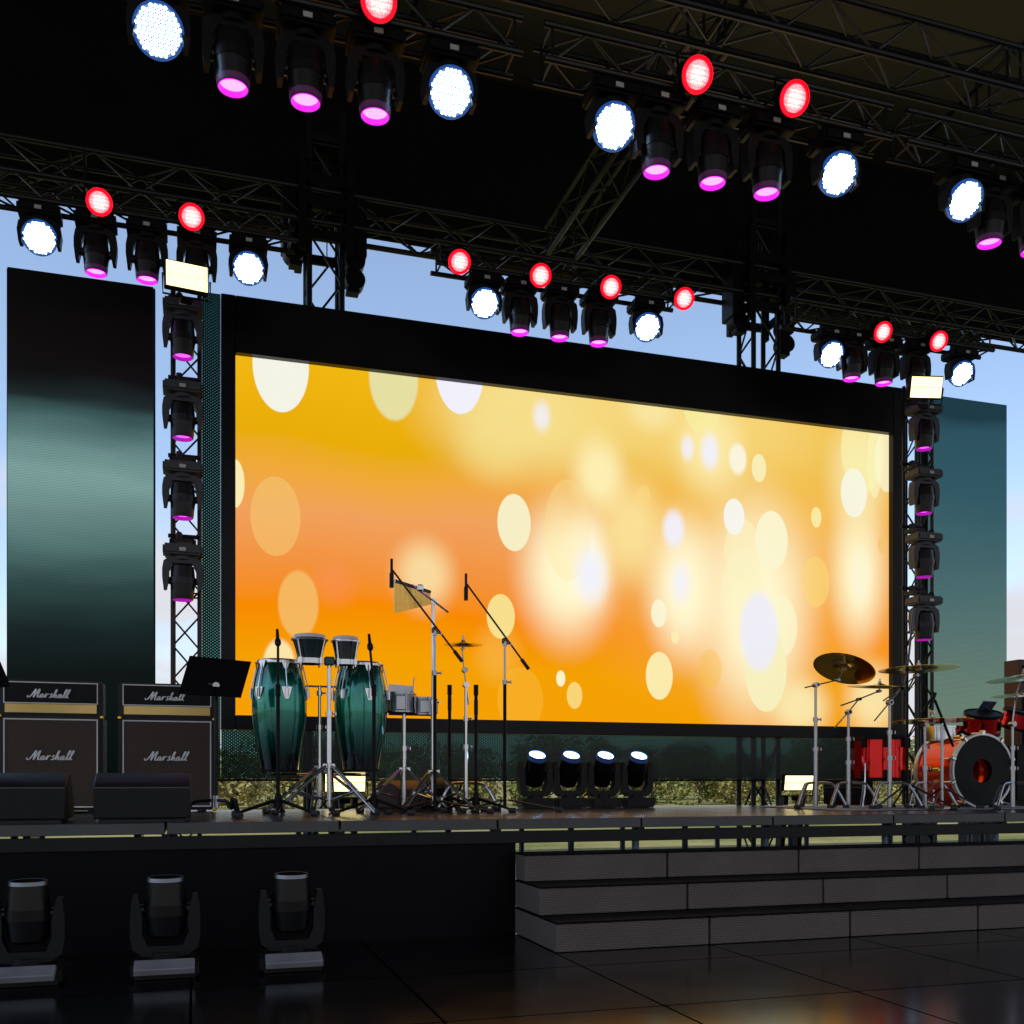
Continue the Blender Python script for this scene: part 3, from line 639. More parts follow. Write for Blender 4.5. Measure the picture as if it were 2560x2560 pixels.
def amp(x0, x1, wh, full):
    ya = 7.9; m = .036; base = ((x0+x1)/2, ya, DK); cx = (x0+x1)/2
    t = thing('speaker_cabinet', 'brown grille speaker cabinet with white script logo, %s' % wh, 'speaker cabinet', base, group='speaker cabinets under amplifier heads')
    z0, z1 = .753, 1.385
    MB(base).box((cx, ya+.19, (z0+z1)/2), (x1-x0+2*m, .36, z1-z0+.055), bev=.012, seg=2).build('shell', M_TOLEX, t)
    MB(base).box((cx, ya+.004, (z0+z1)/2), (x1-x0, .01, z1-z0)).build('grille', M_GRILL, t)
    frame_mb(base, x0-.004, x1+.004, z0-.004, z1+.004, ya-.002, .009).build('piping', M_PIPE, t)
    script_word('Marshall', .30, (cx-.01, ya-.006, (z0+z1)/2+.025), base, ya-.008, .0052).build('logo', M_LOGO, t)
    f_ = MB(base)
    for sx in (x0+.05, x1-.05):
        for sy in (.06, .32): f_.tube([(sx, ya+sy, DK), (sx, ya+sy, z0-.026)], .02, 10)
    f_.build('foot', M_RUB, t)
    cm = MB(base)
    for sx in (x0-m+.008, x1+m-.008):
        for zz in (z0-.022, z1+.022): cm.box((sx, ya+.012, zz), (.03, .03, .03), bev=.008)
    cm.build('corner_cap', M_BRASS, t)
    hb = (cx, ya, z1+.03)
    h = thing('amplifier_head', 'black amplifier head with gold strip, %s' % wh.replace('under', 'on'), 'amplifier', hb, group='amplifier heads')
    a0, a1 = 1.431, 1.648
    MB(hb).box((cx, ya+.13, (a0+a1)/2-.002), (x1-x0+2*m, .24, a1-a0+.04), bev=.01, seg=2).build('shell', M_TOLEX, h)
    MB(hb).box((cx, ya+.006, a0+.066+(a1-a0-.066)/2), (x1-x0, .01, a1-a0-.068)).build('front_panel', M_PANEL, h)
    MB(hb).box((cx, ya+.004, a0+.032), (x1-x0-.01, .012, .062)).build('control_strip', M_GOLDP, h)
    frame_mb(hb, x0-.004, x1+.004, a0+.066, a1+.004, ya-.002, .007).build('piping', M_PIPE, h)
    script_word('Marshall', .27, (cx-.02, ya-.006, a0+.11), hb, ya-.006, .0052).build('logo', M_LOGO, h)
amp(-1.30, -.685, 'left of the pair', True)
amp(-.509, .106, 'right of the pair, behind the music stand', True)

# monitor wedges
def wedge(xa, xb, y, h, label, m=M_BLACK2, dep=.42, rot=0, flip=False):
    w = xb-xa; cx = (xa+xb)/2; base = (cx, y+dep/2, DK)
    t = thing('monitor_speaker', label, 'monitor speaker', base, (0, 0, rot), group='floor monitor speakers')
    prof = [(-dep/2, .02), (-dep/2, h*.70), (-dep/2+.03, h*.80), (-dep/2+.16, h), (-dep/2+.22, h), (dep/2, .10), (dep/2, .02)]
    M = Matrix.Rotation(PI/2, 4, 'Z') if not flip else Matrix.Rotation(-PI/2, 4, 'Z')
    o = MB().prism(prof, w, M).build('cabinet', m, t)
    bv = o.modifiers.new('bevel', 'BEVEL'); bv.width = .008; bv.segments = 2; bv.limit_method = 'ANGLE'
    MB().box((0, -dep/2-.001, h*.70), (w-.01, .004, .006)).build('trim', M_GREYP, t)
    MB().box((0, 0, .01), (w-.06, dep-.06, .02)).build('foot', M_RUB, t)
    return t
wedge(-.549, -.029, 6.08, .28, 'black floor monitor in front of the right speaker cabinet')
wedge(-1.19, -.69, 6.08, .28, 'black floor monitor at the far left deck edge')
M_DRED = mat('dark_red_black', (.05, .012, .01), .5)
p = at(1010, 2020, 7.9); wedge(p.x-.2, p.x+.2, 7.75, .24, 'dark reddish floor monitor behind the drum stands', M_DRED, .36, R(28))
p = at(1095, 2020, 7.7); wedge(p.x-.14, p.x+.14, 7.8, .26, 'black floor monitor behind the chimes stand base', M_BLACK, .3, R(-24))
p = at(2125, 2015, 8.1); wedge(p.x-.22, p.x+.22, 7.95, .25, 'black floor monitor behind the drum kit stands', M_BLACK, .36, R(-35), True)

# ---------------------------------------------------------------- STANDS
def dpt(px, Y): p = at(px, 2000, Y); return (p.x, Y, DK)
def tripod(base, hub_z, foot_r, foot_ang, m, double=True, r=.009, parent=None, curved=False, brace_z=None):
    b = Vector(base)
    for a in foot_ang:
        d = Vector((math.cos(R(a)), math.sin(R(a)), 0)); top = b+Vector((0, 0, hub_z))+d*.03; ft = b+d*foot_r+Vector((0, 0, .018))
        mb = MB(base)
        if curved:
            pts = [top, top+d*.10+Vector((0, 0, -.01)), top+d*foot_r*.55+Vector((0, 0, -.05)), ft+Vector((0, 0, .1))-d*.05, ft]
            mb.tube(cat_spline([tuple(p) for p in pts], 5), r, 8)
            n = Vector((-d.y, d.x, 0))*.0
        elif double:
            n = Vector((-d.y, d.x, 0))*.014
            mb.tube([top+n, ft+n], r*.8, 8).tube([top-n, ft-n], r*.8, 8)
            bz = b+Vector((0, 0, .10)); mid = top.lerp(ft, .55); mb.tube([bz+d*.02, mid], r*.7, 6)
            mb.box(mid, (.03, .03, .03), bev=.006); mb.box(top, (.035, .035, .04), bev=.006)
        else:
            mb.tube([top, ft], r, 8, r2=r*.75)
        lg = mb.build('leg', m, parent)
        MB(base).tube([ft-d*.03, ft+d*.02], .02, 10).build('rubber_foot', M_RUB, lg)
def collar(mb, x, y, z, r=.02, h=.035):
    mb.tube([(x, y, z-h/2), (x, y, z+h/2)], r, 12).tube([(x, y, z), (x+.04, y-.01, z)], .006, 6).box((x+.045, y-.01, z), (.008, .012, .028), bev=.002)
def clampball(mb, p, r=.022): 
    p = Vector(p); mb.tube([p+Vector((0, -.025, 0)), p+Vector((0, .025, 0))], r, 14)

# mic stands -----------------------------------------------------
def mic_mb(base, p, d, r=.014, l=.13, ball=True):
    d = Vector(d).normalized(); M = TR(p, d); mb = MB(base)
    mb.lathe([(0, .002), (0, r*.75), (l*.7, r), (l*.72, r*1.5), (l*.95, r*1.7), (l*1.08, r*1.2), (l*1.12, .002)] if ball else [(0, .002), (0, r), (l, r), (l+.004, r*.8), (l+.006, .002)], M, 14); return mb
M_BOOM = mat('dark_stand_metal', (.06, .045, .05), .3, .8)
def straight_mic(px, Y, top_py, label, lean=0, micpy=None, ball_d=(0, -.5, -.9)):
    b = dpt(px, Y); t = thing('microphone_stand', label, 'microphone stand', b, group='microphone stands')
    x, y, z = b; ztop = at(px, top_py, Y).z; zm = at(px, 1722, Y).z
    tripod(b, .10, .30, (200, 320, 80), M_BLACK, False, .013, t)
    xt = x+lean
    MB(b).tube([(x, y, z+.04), (x, y, zm)], .013, 10).tube([(x, y, z+.05), (x, y, z+.15)], .035, 12, r2=.018).build('base_pole', M_BLACK, t)
    MB(b).tube([(x, y, zm), (xt, y, ztop)], .0085, 8).tube([(x, y, zm-.05), (x, y, zm+.03)], .018, 10).build('extension', M_BLACK, t)
    if micpy:
        m = mic_mb(b, (xt-.005, y, ztop+.07), ball_d, .013, .12, True).build('microphone', M_BLACK2, t)
    else:
        MB(b).tube([(xt, y, ztop-.02), (xt, y, ztop+.09)], .016, 12).build('grip', M_BLACK2, t)
straight_mic(695, 6.95, 1600, 'black vocal microphone stand in front of the left tall hand drum', 0, True)
straight_mic(935, 6.95, 1612, 'black vocal microphone stand before the right tall hand drum, slightly bent', -.03, True)
straight_mic(1124, 7.6, 1770, 'short black microphone stand just right of the chimes stand')
straight_mic(1190, 7.3, 1780, 'short black microphone stand between the thin cymbal stand and far boom stand')
def boom_mic(px, Y, piv, a, b_, mic, label, hub=.09, m=None, foot=.42, feet=(205, 330, 85)):
    b = dpt(px, Y); x, y, z = b; t = thing('boom_microphone_stand', label, 'microphone stand', b, group='boom microphone stands')
    pv = at(px, piv, Y); A = at(*a, Y); B = at(*b_, Y)
    MB(b).tube([(x, y, z+.03), (x, y, pv.z-.30)], .013, 10).build('base_pole', M_BLACK, t)
    e = MB(b); e.tube([(x, y, pv.z-.31), (x, y, pv.z)], .0085, 8); collar(e, x, y, pv.z-.31, .019); collar(e, x, y, pv.z-.02, .017); e.build('extension', M_STEEL, t)
    bo = MB(b).tube([A, B], .0075, 8).tube([B.lerp(A, .12), B], .014, 10).box(pv, (.045, .03, .05), bev=.01).build('boom_arm', M_BOOM, t)
    z1 = at(mic[0], mic[1], Y); z2 = at(mic[0], mic[2], Y)
    MB(b).tube([z2, z2.lerp(z1, .5)], .016, 12).tube([z2.lerp(z1, .5), z1], .010, 10).build('microphone', M_BLACK2, t)
    tripod(b, hub, foot, feet, M_BOOM, False, .008, t)
boom_mic(1087, 7.15, 1576, (981, 1425), (1156, 1654), (979, 1397, 1469), 'tall boom microphone stand leaning across the hanging chimes')
boom_mic(1262, 7.3, 1603, (1167, 1460), (1322, 1673), (1165, 1434, 1501), 'tall boom microphone stand right of the percussion, before the video wall')
# overhead boom at drum kit and snare mic
def kit_boom():
    Y = 6.9; b = dpt(2268, Y); x, y, z = b
    t = thing('boom_microphone_stand', 'very tall thin overhead microphone stand left of the bass drum', 'microphone stand', b, group='boom microphone stands')
    MB(b).tube([(x, y, z+.05), (x, y, at(2268, 1660, Y).z)], .011, 8).build('base_pole', M_BLACK, t)
    MB(b).tube([at(2262, 1710, Y), at(2272, 1640, Y), at(2284, 1520, Y)], .009, 8).build('boom_arm', M_BOOM, t)
    tripod(b, .2, .36, (190, 310, 70), M_BOOM, False, .009, t)
    Y = 6.8; b = dpt(2355, Y); x, y, z = b
    t = thing('boom_microphone_stand', 'small boom stand with black microphone slanting before the bass drum', 'microphone stand', b, group='boom microphone stands')
    MB(b).tube([(x, y, z+.05), (x, y, at(2355, 1808, Y).z)], .012, 8).build('base_pole', M_STEEL, t)
    MB(b).tube([at(2337, 1750, Y), at(2383, 1866, Y)], .011, 8).box(at(2355, 1802, Y), (.04, .03, .05), bev=.01).build('boom_arm', M_BLACK, t)
    MB(b).tube([at(2325, 1772, Y), at(2338, 1732, Y)], .015, 10).build('microphone', M_BLACK2, t)
    tripod(b, .17, .30, (215, 335, 90), M_BOOM, False, .008, t)
kit_boom()

# music stands ---------------------------------------------------
def music_stand(px, Y, corners, label):
    b = dpt(px, Y); x, y, z = b; t = thing('music_stand', label, 'music stand', b, group='black music stands')
    zt = at(px, 1715, Y).z
    MB(b).tube([(x, y, z+.08), (x, y, zt)], .012, 10).build('pole', M_BLACK2, t)
    P = [at(px_, py_, Y+dy) for px_, py_, dy in corners]
    tr = MB(b); n = (P[1]-P[0]).cross(P[3]-P[0]).normalized()*.008
    v0 = [tr.bm.verts.new(tr.P(p)) for p in P]; v1 = [tr.bm.verts.new(tr.P(p+n)) for p in P]
    tr.bm.faces.new(v0); tr.bm.faces.new(v1[::-1])
    for i in range(4): tr.bm.faces.new((v0[i], v0[(i+1) % 4], v1[(i+1) % 4], v1[i]))
    d = tr.build('desk', mat('matt_black_sheet', (.003, .003, .003), .6, spec=.1), t); bv = d.modifiers.new('bevel', 'BEVEL'); bv.width = .02; bv.segments = 3; bv.limit_method = 'ANGLE'; bv.affect = 'VERTICES'
    MB(b).tube([P[3]+n*.5, P[2]+n*.5], .008, 6).build('ledge', M_BLACK, t)
    k = MB(b); clampball(k, (x, y-.01, zt)); k.tube([(x-.05, y-.02, zt+.01), (x+.02, y-.02, zt)], .008, 8); k.build('knob', M_STEEL, t)
    tripod(b, .11, .27, (180, 300, 60), M_BLACK, False, .011, t, curved=True)
    MB(b).tube([(x, y, z+.06), (x, y, z+.14)], .02, 12).build('hub', M_STEEL, t)
music_stand(540, 6.75, [(474, 1639, .12), (628, 1654, .12), (603, 1741, -.08), (447, 1731, -.08)], 'black music stand with wide desk in front of the right amplifier')
music_stand(-45, 6.6, [(-120, 1640, .12), (0, 1652, .12), (26, 1712, -.08), (-140, 1730, -.08)], 'black music stand cut off by the left picture edge')

# ---------------------------------------------------------------- PERCUSSION
def conga_mat():
    m = mat('green_burst_lacquer', (.0, .12, .09), .14, .55, .1, 4, coat=.8)
    nt = m.node_tree; b = nt.nodes['Principled BSDF']; L = nt.links; N = nt.nodes.new
    tc = N('ShaderNodeTexCoord'); sp = N('ShaderNodeSeparateXYZ'); L.new(tc.outputs['Object'], sp.inputs[0])
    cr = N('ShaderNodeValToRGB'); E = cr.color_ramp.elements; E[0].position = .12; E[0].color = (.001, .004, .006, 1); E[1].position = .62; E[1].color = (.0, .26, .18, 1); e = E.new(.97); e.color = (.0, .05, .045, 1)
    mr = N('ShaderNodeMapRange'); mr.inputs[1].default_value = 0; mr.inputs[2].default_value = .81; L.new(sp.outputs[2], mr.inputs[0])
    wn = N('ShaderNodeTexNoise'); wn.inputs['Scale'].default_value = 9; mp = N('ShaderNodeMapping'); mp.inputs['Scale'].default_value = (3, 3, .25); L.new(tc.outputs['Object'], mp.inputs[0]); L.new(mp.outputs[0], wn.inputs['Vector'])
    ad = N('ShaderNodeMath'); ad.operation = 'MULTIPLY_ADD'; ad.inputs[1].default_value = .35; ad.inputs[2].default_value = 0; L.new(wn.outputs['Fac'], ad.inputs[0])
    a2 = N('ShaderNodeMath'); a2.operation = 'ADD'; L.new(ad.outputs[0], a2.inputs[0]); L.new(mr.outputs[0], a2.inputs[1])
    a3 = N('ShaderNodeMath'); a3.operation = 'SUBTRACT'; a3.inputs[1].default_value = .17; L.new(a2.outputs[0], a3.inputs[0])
    L.new(a3.outputs[0], cr.inputs[0]); L.new(cr.outputs[0], b.inputs['Base Color']); return m
M_CONGA = conga_mat()
def conga(px, top, bot, Y, label):
    p = at(px, bot, Y); H = at(px, top, Y).z-p.z; b = (p.x, Y, p.z)
    t = thing('conga_drum', label, 'drum', b, group='tall green hand drums')
    pr = []
    for i in range(17):
        f = i/16; r = .128+(.195-.128)*math.sin(min(1, f/.62)*PI/2)**1.15 if f < .62 else .195-(.195-.148)*((f-.62)/.38)**2
        pr.append((f*H*.97, r))
    MB().lathe(pr, None, 40, cap0=True).build('shell', M_CONGA, t)
    MB().lathe([(H*.965, .150), (H*.965, .158), (H*.985, .160), (H, .155), (H*1.005, .142)], None, 40).build('rim', M_CHROME, t)
    MB().lathe([(H*1.0, .148), (H*1.008, .10), (H*1.01, .001)], None, 40).build('skin', M_WHITE, t)
    MB().lathe([(0, .127), (0, .133), (.02, .134), (.02, .128)], None, 40).build('bottom_band', M_BLACK, t)
    for k in range(6):
        a = R(-90+10+k*60); d = Vector((math.cos(a), math.sin(a), 0)); n = Vector((-d.y, d.x, 0))
        Mx = Matrix(((n.x, d.x, 0, 0), (n.y, d.y, 0, 0), (0, 0, 1, 0), (0, 0, 0, 1)))
        pl = MB(); q = d*.196+Vector((0, 0, H*.70))
        pl.prism([(-.036, .04), (.036, .04), (.03, .01), (.012, -.045), (-.012, -.045), (-.03, .01)], .008, Matrix.Translation(q) @ Mx)
        pl.tube([q+d*.012+Vector((0, 0, -.03)), q+d*.012+Vector((0, 0, .03))], .010, 10)
        pl.tube([q+d*.014+Vector((0, 0, .03)), d*.188+Vector((0, 0, H*.85)), d*.166+Vector((0, 0, H*.965))], .0045, 6)
        pl.prism([(-.032, .025), (.032, .025), (.010, -.035), (-.010, -.035)], .006, Matrix.Translation(d*.165+Vector((0, 0, H*.955))) @ Mx)
        pl.build('lug', M_CHROME, t)
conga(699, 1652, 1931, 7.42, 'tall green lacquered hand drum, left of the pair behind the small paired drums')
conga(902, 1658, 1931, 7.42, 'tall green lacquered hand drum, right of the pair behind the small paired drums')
# conga stand
b = dpt(799, 7.5); x, y, z = b
t = thing('conga_stand', 'chrome stand between the two tall green drums that holds them by a crossbar', 'drum stand', b)
ct = at(799, 1716, 7.5).z
mb = MB(b); mb.tube([(x, y, z+.05), (x, y, ct-.3)], .017, 12).tube([(x, y, ct-.3), (x, y, ct)], .012, 12); collar(mb, x, y, ct-.3, .025); collar(mb, x, y, ct-.05, .022); mb.build('pole', M_CHROME, t)
MB(b).tube([(x-.19, y, ct-.06), (x-.17, y, ct), (x+.14, y, ct), (x+.16, y, ct-.06)], .008, 8).build('crossbar', M_CHROME, t)
for sx, cc in ((-1, 699), (1, 902)):
    q = at(cc, 1931, 7.42)
    MB(b).tube([(x, y, 1.02), (x+sx*.08, y-.02, .99), (q.x, 7.42, .985)], .010, 8).tube([(q.x-.06, 7.42, .985), (q.x+.06, 7.42, .985)], .008, 8).build('drum_arm', M_CHROME, t)
tripod(b, .33, .42, (200, 340, 90), M_CHROME, True, .012, t)
# bongos
def bongo():
    Y = 7.15; b = dpt(823, Y); x, y, z = b; zt = at(823, 1660, Y).z
    s = thing('bongo_stand', 'chrome double-braced tripod stand under the small paired drums', 'drum stand', b)
    mb = MB(b); mb.tube([(x, y, z+.05), (x, y, zt-.35)], .018, 12).tube([(x, y, zt-.35), (x, y, zt)], .014, 12); collar(mb, x, y, zt-.35, .025); mb.build('pole', M_CHROME, s)
    tripod(b, .34, .40, (195, 315, 80), M_CHROME, True, .013, s)
    bb = (x, Y, zt); t = thing('bongo_drums', 'pair of small black and chrome hand drums joined by a teal block', 'drum', bb)
    MB(bb).box((x, Y, zt+.02), (.07, .06, .06), bev=.008).build('bridge', mat('teal_block', (.0, .10, .10), .4), t)
    for px, rt, rb, top, bt in ((774.5, .128, .082, 1592, 1660), (864, .103, .070, 1597, 1663)):
        p = at(px, bt, Y); H = at(px, top, Y).z-p.z; M = Matrix.Translation(p)
        sh = MB(bb).lathe([(.025, rb), (H*.5, rb+(rt-rb)*.35), (H*.85, rt*.93)], M, 32).build('drum_shell', mat('gloss_black_green', (.004, .02, .018), .12, .3, .1, 5, coat=.8), t)
        MB(bb).lathe([(H*.84, rt*.95), (H*.84, rt), (H*.88, rt*1.02), (H*.92, rt), (H*.92, rt*.9)], M, 32).build('hoop', M_CHROME, sh); MB(bb).lathe([(0, rb*.98), (0, rb*1.1), (.035, rb*1.12), (.035, rb)], M, 32).build('hoop', M_CHROME, sh)
        MB(bb).lathe([(H*.90, rt*.93), (H*.97, rt*.88), (H*1.06, rt*.82), (H*1.09, rt*.6), (H*1.1, .001)], M, 32).build('skin', M_WHITE, sh)
        l = MB(bb)
        for k in range(4):
            a = R(-45+k*90); dd = Vector((math.cos(a), math.sin(a), 0))
            l.tube([p+dd*(rb*1.22)+Vector((0, 0, -.015)), p+dd*rb*1.25+Vector((0, 0, .05)), p+dd*rt*1.04+Vector((0, 0, H*.86))], .006, 6).tube([p+dd*rb*1.22+Vector((0, 0, .0)), p+dd*rb*1.22+Vector((0, 0, .04))], .013, 8)
        l.build('lug', M_CHROME, sh)
bongo()
# timbales
Y = 7.5; b = dpt(1010, Y); x, y, z = b; zt = at(1010, 1785, Y).z
s = thing('timbale_stand', 'chrome tripod stand under the two grey metal side drums', 'drum stand', b)
mb = MB(b); mb.tube([(x, y, z+.05), (x, y, zt-.25)], .017, 12).tube([(x, y, zt-.25), (x, y, zt)], .014, 12).tube([(x-.12, y, zt), (x+.25, y, zt)], .012, 8); collar(mb, x, y, zt-.26, .025); mb.build('pole', M_CHROME, s)
tripod(b, .32, .38, (200, 320, 80), M_CHROME, True, .012, s)
M_GREYD = mat('grey_drum_shell', (.28, .29, .32), .32, .75, .1, 6)
for px, tp, bt, r, w in ((1001, 1732, 1782, .106, 'larger left'), (1060, 1744, 1788, .088, 'smaller right')):
    p = at(px, bt, Y); H = at(px, tp, Y).z-p.z; M = Matrix.Translation(p)
    t = thing('timbale_drum', '%s grey metal side drum on the chrome stand beside the tall green drum' % w, 'drum', p, group='grey metal side drums')
    sh = MB(p).lathe([(0, r), (H*.93, r)], M, 32).build('shell', M_GREYD, t)
    MB(p).lathe([(H*.9, r*1.01), (H*.9, r*1.06), (H, r*1.06), (H*1.01, r)], M, 32).build('rim', M_STEEL, t); MB(p).lathe([(0, r), (0, r*1.05), (.012, r*1.05), (.012, r)], M, 32).build('rim', M_STEEL, t)
    MB(p).lathe([(H*.97, r*.99), (H*.975, .001)], M, 32).build('skin', M_WHITE, t)
    l = MB(p)
    for k in range(6):
        a = R(k*60-80); dd = Vector((math.cos(a), math.sin(a), 0)); l.tube([p+dd*(r+.012)+Vector((0, 0, .01)), p+dd*(r+.012)+Vector((0, 0, H*.93))], .005, 6)
    for k in (-100, -20): 
        a = R(k); dd = Vector((math.cos(a), math.sin(a), 0)); l.box(p+dd*(r+.01)+Vector((0, 0, H*.45)), (.07, .012, H*.7), Matrix.Rotation(a+PI/2, 3, 'Z'), bev=.004)
    l.build('lug', M_STEEL, t)
# cowbell like block over the drums
p = at(1003, 1722, 7.5)
o = MB(p).prism([(-.09, -.03), (.09, -.02), (.09, .02), (-.09, .03)], .06, Matrix.Translation(p)).tube([p+Vector((.08, 0, -.06)), p+Vector((.10, 0, .09))], .005, 6).build('cowbell', M_STEEL, None, loc=p); tag(o, 'flat steel cowbell mounted above the grey side drums', 'cowbell')
# chimes
Y = 7.35; b = dpt(1083, Y); x, y, z = b; zt = at(1082, 1504, Y).z
s = thing('chimes_stand', 'tall chrome tripod stand with a boom arm holding the gold chimes', 'stand', b)
mb = MB(b); mb.tube([(x, y, z+.05), (x, y, z+.82)], .019, 12).tube([(x, y, z+.8), (x, y, zt)], .014, 12); collar(mb, x, y, z+.82, .026); clampball(mb, (x, y, zt)); mb.build('pole', M_CHROME, s)
MB(b).tube([at(1030, 1462, Y-.02), at(1121, 1531, Y-.02)], .008, 8).box(at(1050, 1470, Y-.02), (.05, .04, .05), bev=.01).build('boom_arm', M_CHROME, s)
tripod(b, .30, .34, (215, 325, 95), M_CHROME, True, .013, s)
A = at(986, 1456, Y-.06); B = at(1075, 1484, Y+.12)
t = thing('bar_chimes', 'row of thin gold hanging chimes under a silver bar, long to short', 'chimes', (A+B)/2)
O = (A+B)/2
MB(O).tube([A+Vector((0, 0, .012)), B+Vector((0, 0, .012))], .014, 8).build('bar', M_STEEL, t)
N_ = 30
for i in range(N_):
    f_ = i/(N_-1); q = A.lerp(B, f_); l = .225-.14*f_
    MB(O).tube([q, q-Vector((0, 0, l))], .0042, 6).build('chime', M_GOLD, t)
# thin cymbal stand
Y = 7.6; b = dpt(1164.5, Y); x, y, z = b
s = thing('cymbal_stand', 'thin chrome stand with one edge-on cymbal between the two boom stands', 'cymbal stand', b, group='cymbal stands')
mb = MB(b); zt = at(1164, 1712, Y).z; mb.tube([(x, y, z+.04), (x, y, z+.5)], .017, 10).tube([(x, y, z+.5), (x, y, zt)], .012, 10); collar(mb, x, y, z+.5, .024); collar(mb, x, y, z+.72, .02); clampball(mb, (x, y, zt)); mb.build('pole', M_CHROME, s)
mb = MB(b); mb.tube([at(1172, 1762, Y), at(1160, 1675, Y), at(1155, 1615, Y)], .006, 8); clampball(mb, at(1162, 1675, Y)); clampball(mb, at(1157, 1622, Y), .012); mb.build('tilter_arm', M_STEEL, s)
tripod(b, .22, .26, (200, 330, 90), M_CHROME, True, .011, s, curved=True)

def cymbal(px, py, Y, rpx, nrm, label, felt=True, mat_=None):
    p = at(px, py, Y); r = rpx/ppm(px, Y)[0]; t = thing('cymbal', label, 'cymbal', p, group='bronze cymbals')
    M = TR((0, 0, 0), nrm)
    MB().lathe([(0.022, .008), (.018, .022), (.006, r*.2), (.002, r*.24), (-.006, r*.6), (-.012, r), (-.0135, r), (-.0085, r*.6), (0, r*.24), (.004, r*.19)], M, 48).build('plate', mat_ or M_BRASS, t, sharp=50)
    MB().tube([M @ Vector((0, 0, .0)), M @ Vector((0, 0, .06))], .006, 8).lathe([(.022, .002), (.022, .014), (.036, .014), (.036, .002)], M, 12).build('wing_nut', M_STEEL, t)
    return t
cymbal(1158, 1608, 7.6, 47, (0, -.02, 1), 'small thin cymbal on the thin stand before the orange screen')

# ---------------------------------------------------------------- DRUM KIT
def stand(px, Y, top, joints, label, legs=(200, 320, 85), foot=.25, hub=.22):
    """joints: list of polylines (px,py) for boom arms"""
    b = dpt(px, Y); x, y, z = b; s = thing('cymbal_stand', label, 'cymbal stand', b, group='cymbal stands')
    zt = at(px, top, Y).z; H = zt-z
    mb = MB(b); mb.tube([(x, y, z+.02), (x, y, z+H*.48)], .019, 12).tube([(x, y, z+H*.48), (x, y, z+H*.72)], .015, 12).tube([(x, y, z+H*.72), (x, y, zt)], .011, 12)
    collar(mb, x, y, z+H*.48, .027); collar(mb, x, y, z+H*.72, .022); mb.build('pole', M_STEEL, s)
    mb = MB(b)
    for pl in joints:
        pts = [at(a, c, Y) for a, c in pl]; mb.tube(pts, .006, 8)
        for q in pts[1:]: clampball(mb, q, .013)
    clampball(mb, (x, y, zt), .022); mb.build('boom_arm', M_STEEL, s)
    tripod(b, hub, foot, legs, M_STEEL, True, .011, s, curved=True)
stand(2039, 7.35, 1712, [[(2012, 1719), (2043, 1712), (2094, 1700), (2110, 1672)]], 'chrome cymbal stand at the left end of the drum kit under the tilted cymbal')
stand(2121, 7.2, 1780, [[(2086, 1820), (2121, 1780), (2147, 1748)], [(2102, 1764), (2147, 1748), (2197, 1728), (2199, 1716)]], 'chrome cymbal stand left of the red floor drum with double-jointed boom')
stand(2224, 6.95, 1756, [[(2186, 1802), (2224, 1756), (2251, 1722)], [(2208, 1752), (2251, 1722), (2290, 1688), (2297, 1672)]], 'chrome cymbal stand in front of the red floor drum')
stand(2312, 7.0, 1810, [[(2312, 1810), (2331, 1802), (2331, 1780)]], 'chrome hi-hat stand left of the bass drum', hub=.22)
stand(2531, 6.7, 1810, [[(2531, 1810), (2540, 1740), (2556, 1735)], [(2540, 1740), (2553, 1690)]], 'chrome cymbal stand at the right picture edge before the bass drum')
cymbal(2111, 1669, 7.35, 65, (.40, .19, .89), 'large bronze cymbal tilted toward the viewer at the left of the drum kit')
cymbal(2199, 1714, 7.2, 66, (.02, -.06, 1), 'middle bronze cymbal, nearly level, behind the floor drum')
cymbal(2297, 1669, 6.95, 80, (-.02, .02, 1), 'large level bronze cymbal above the hi-hat by the right light tower')
cymbal(2331, 1799, 7.0, 80, (.0, .03, 1), 'hi-hat cymbal pair beside the bass drum', True)
cymbal(2560, 1690, 6.7, 72, (-.2, -.06, 1), 'upper bronze cymbal cut by the right picture edge')
cymbal(2568, 1731, 6.75, 68, (-.15, -.05, 1), 'lower bronze cymbal cut by the right picture edge')
# floor drum
def drum(px, py_top, py_bot, Y, r, label, axis=None, name='floor_drum', lugs=8, feet=True):
    p = at(px, py_bot, Y); H = at(px, py_top, Y).z-p.z; t = thing(name, label, 'drum', p if not feet else (p.x, Y, DK), group='red drums of the kit')
    O = Vector(t.location); ax = Vector(axis or (0, 0, 1)); M = Matrix.Translation(p) @ ax.to_track_quat('Z', 'Y').to_matrix().to_4x4()
    MB(O).lathe([(.0, r), (H, r)], M, 40).build('shell', M_REDP, t)
    MB(O).lathe([(-.004, r*.99), (-.004, r*1.05), (.028, r*1.05), (.028, r)], M, 40).build('hoop', M_BLACK, t); MB(O).lathe([(H-.028, r), (H-.028, r*1.05), (H+.008, r*1.05), (H+.008, r*.97)], M, 40).build('hoop', M_BLACK, t)
    MB(O).lathe([(H+.001, r*.98), (H+.002, .001)], M, 40).build('skin', M_BLACK2, t); MB(O).lathe([(.001, r*.98), (.001, .001)], M, 40).build('skin', M_BLACK2, t)
    for k in range(lugs):
        a = 2*PI*k/lugs+.35
        for zz in (.05, H-.05):
            q = M @ Vector((math.cos(a)*(r+.012), math.sin(a)*(r+.012), zz))
            MB(O).box(q, (.042, .034, .085), M.to_3x3().normalized() @ Matrix.Rotation(a+PI/2, 3, 'Z'), bev=.006).build('lug', M_BLACK, t)
    if feet:
        for k in range(3):
            a = 2*PI*k/3-.6; q = Vector((p.x+math.cos(a)*(r+.03), Y+math.sin(a)*(r+.03), 0))
            MB(O).tube([(q.x, q.y, p.z+.15), (q.x, q.y, p.z-.08), (q.x+math.cos(a)*.04, q.y+math.sin(a)*.04, DK+.015)], .007, 8).build('leg', M_CHROME, t)
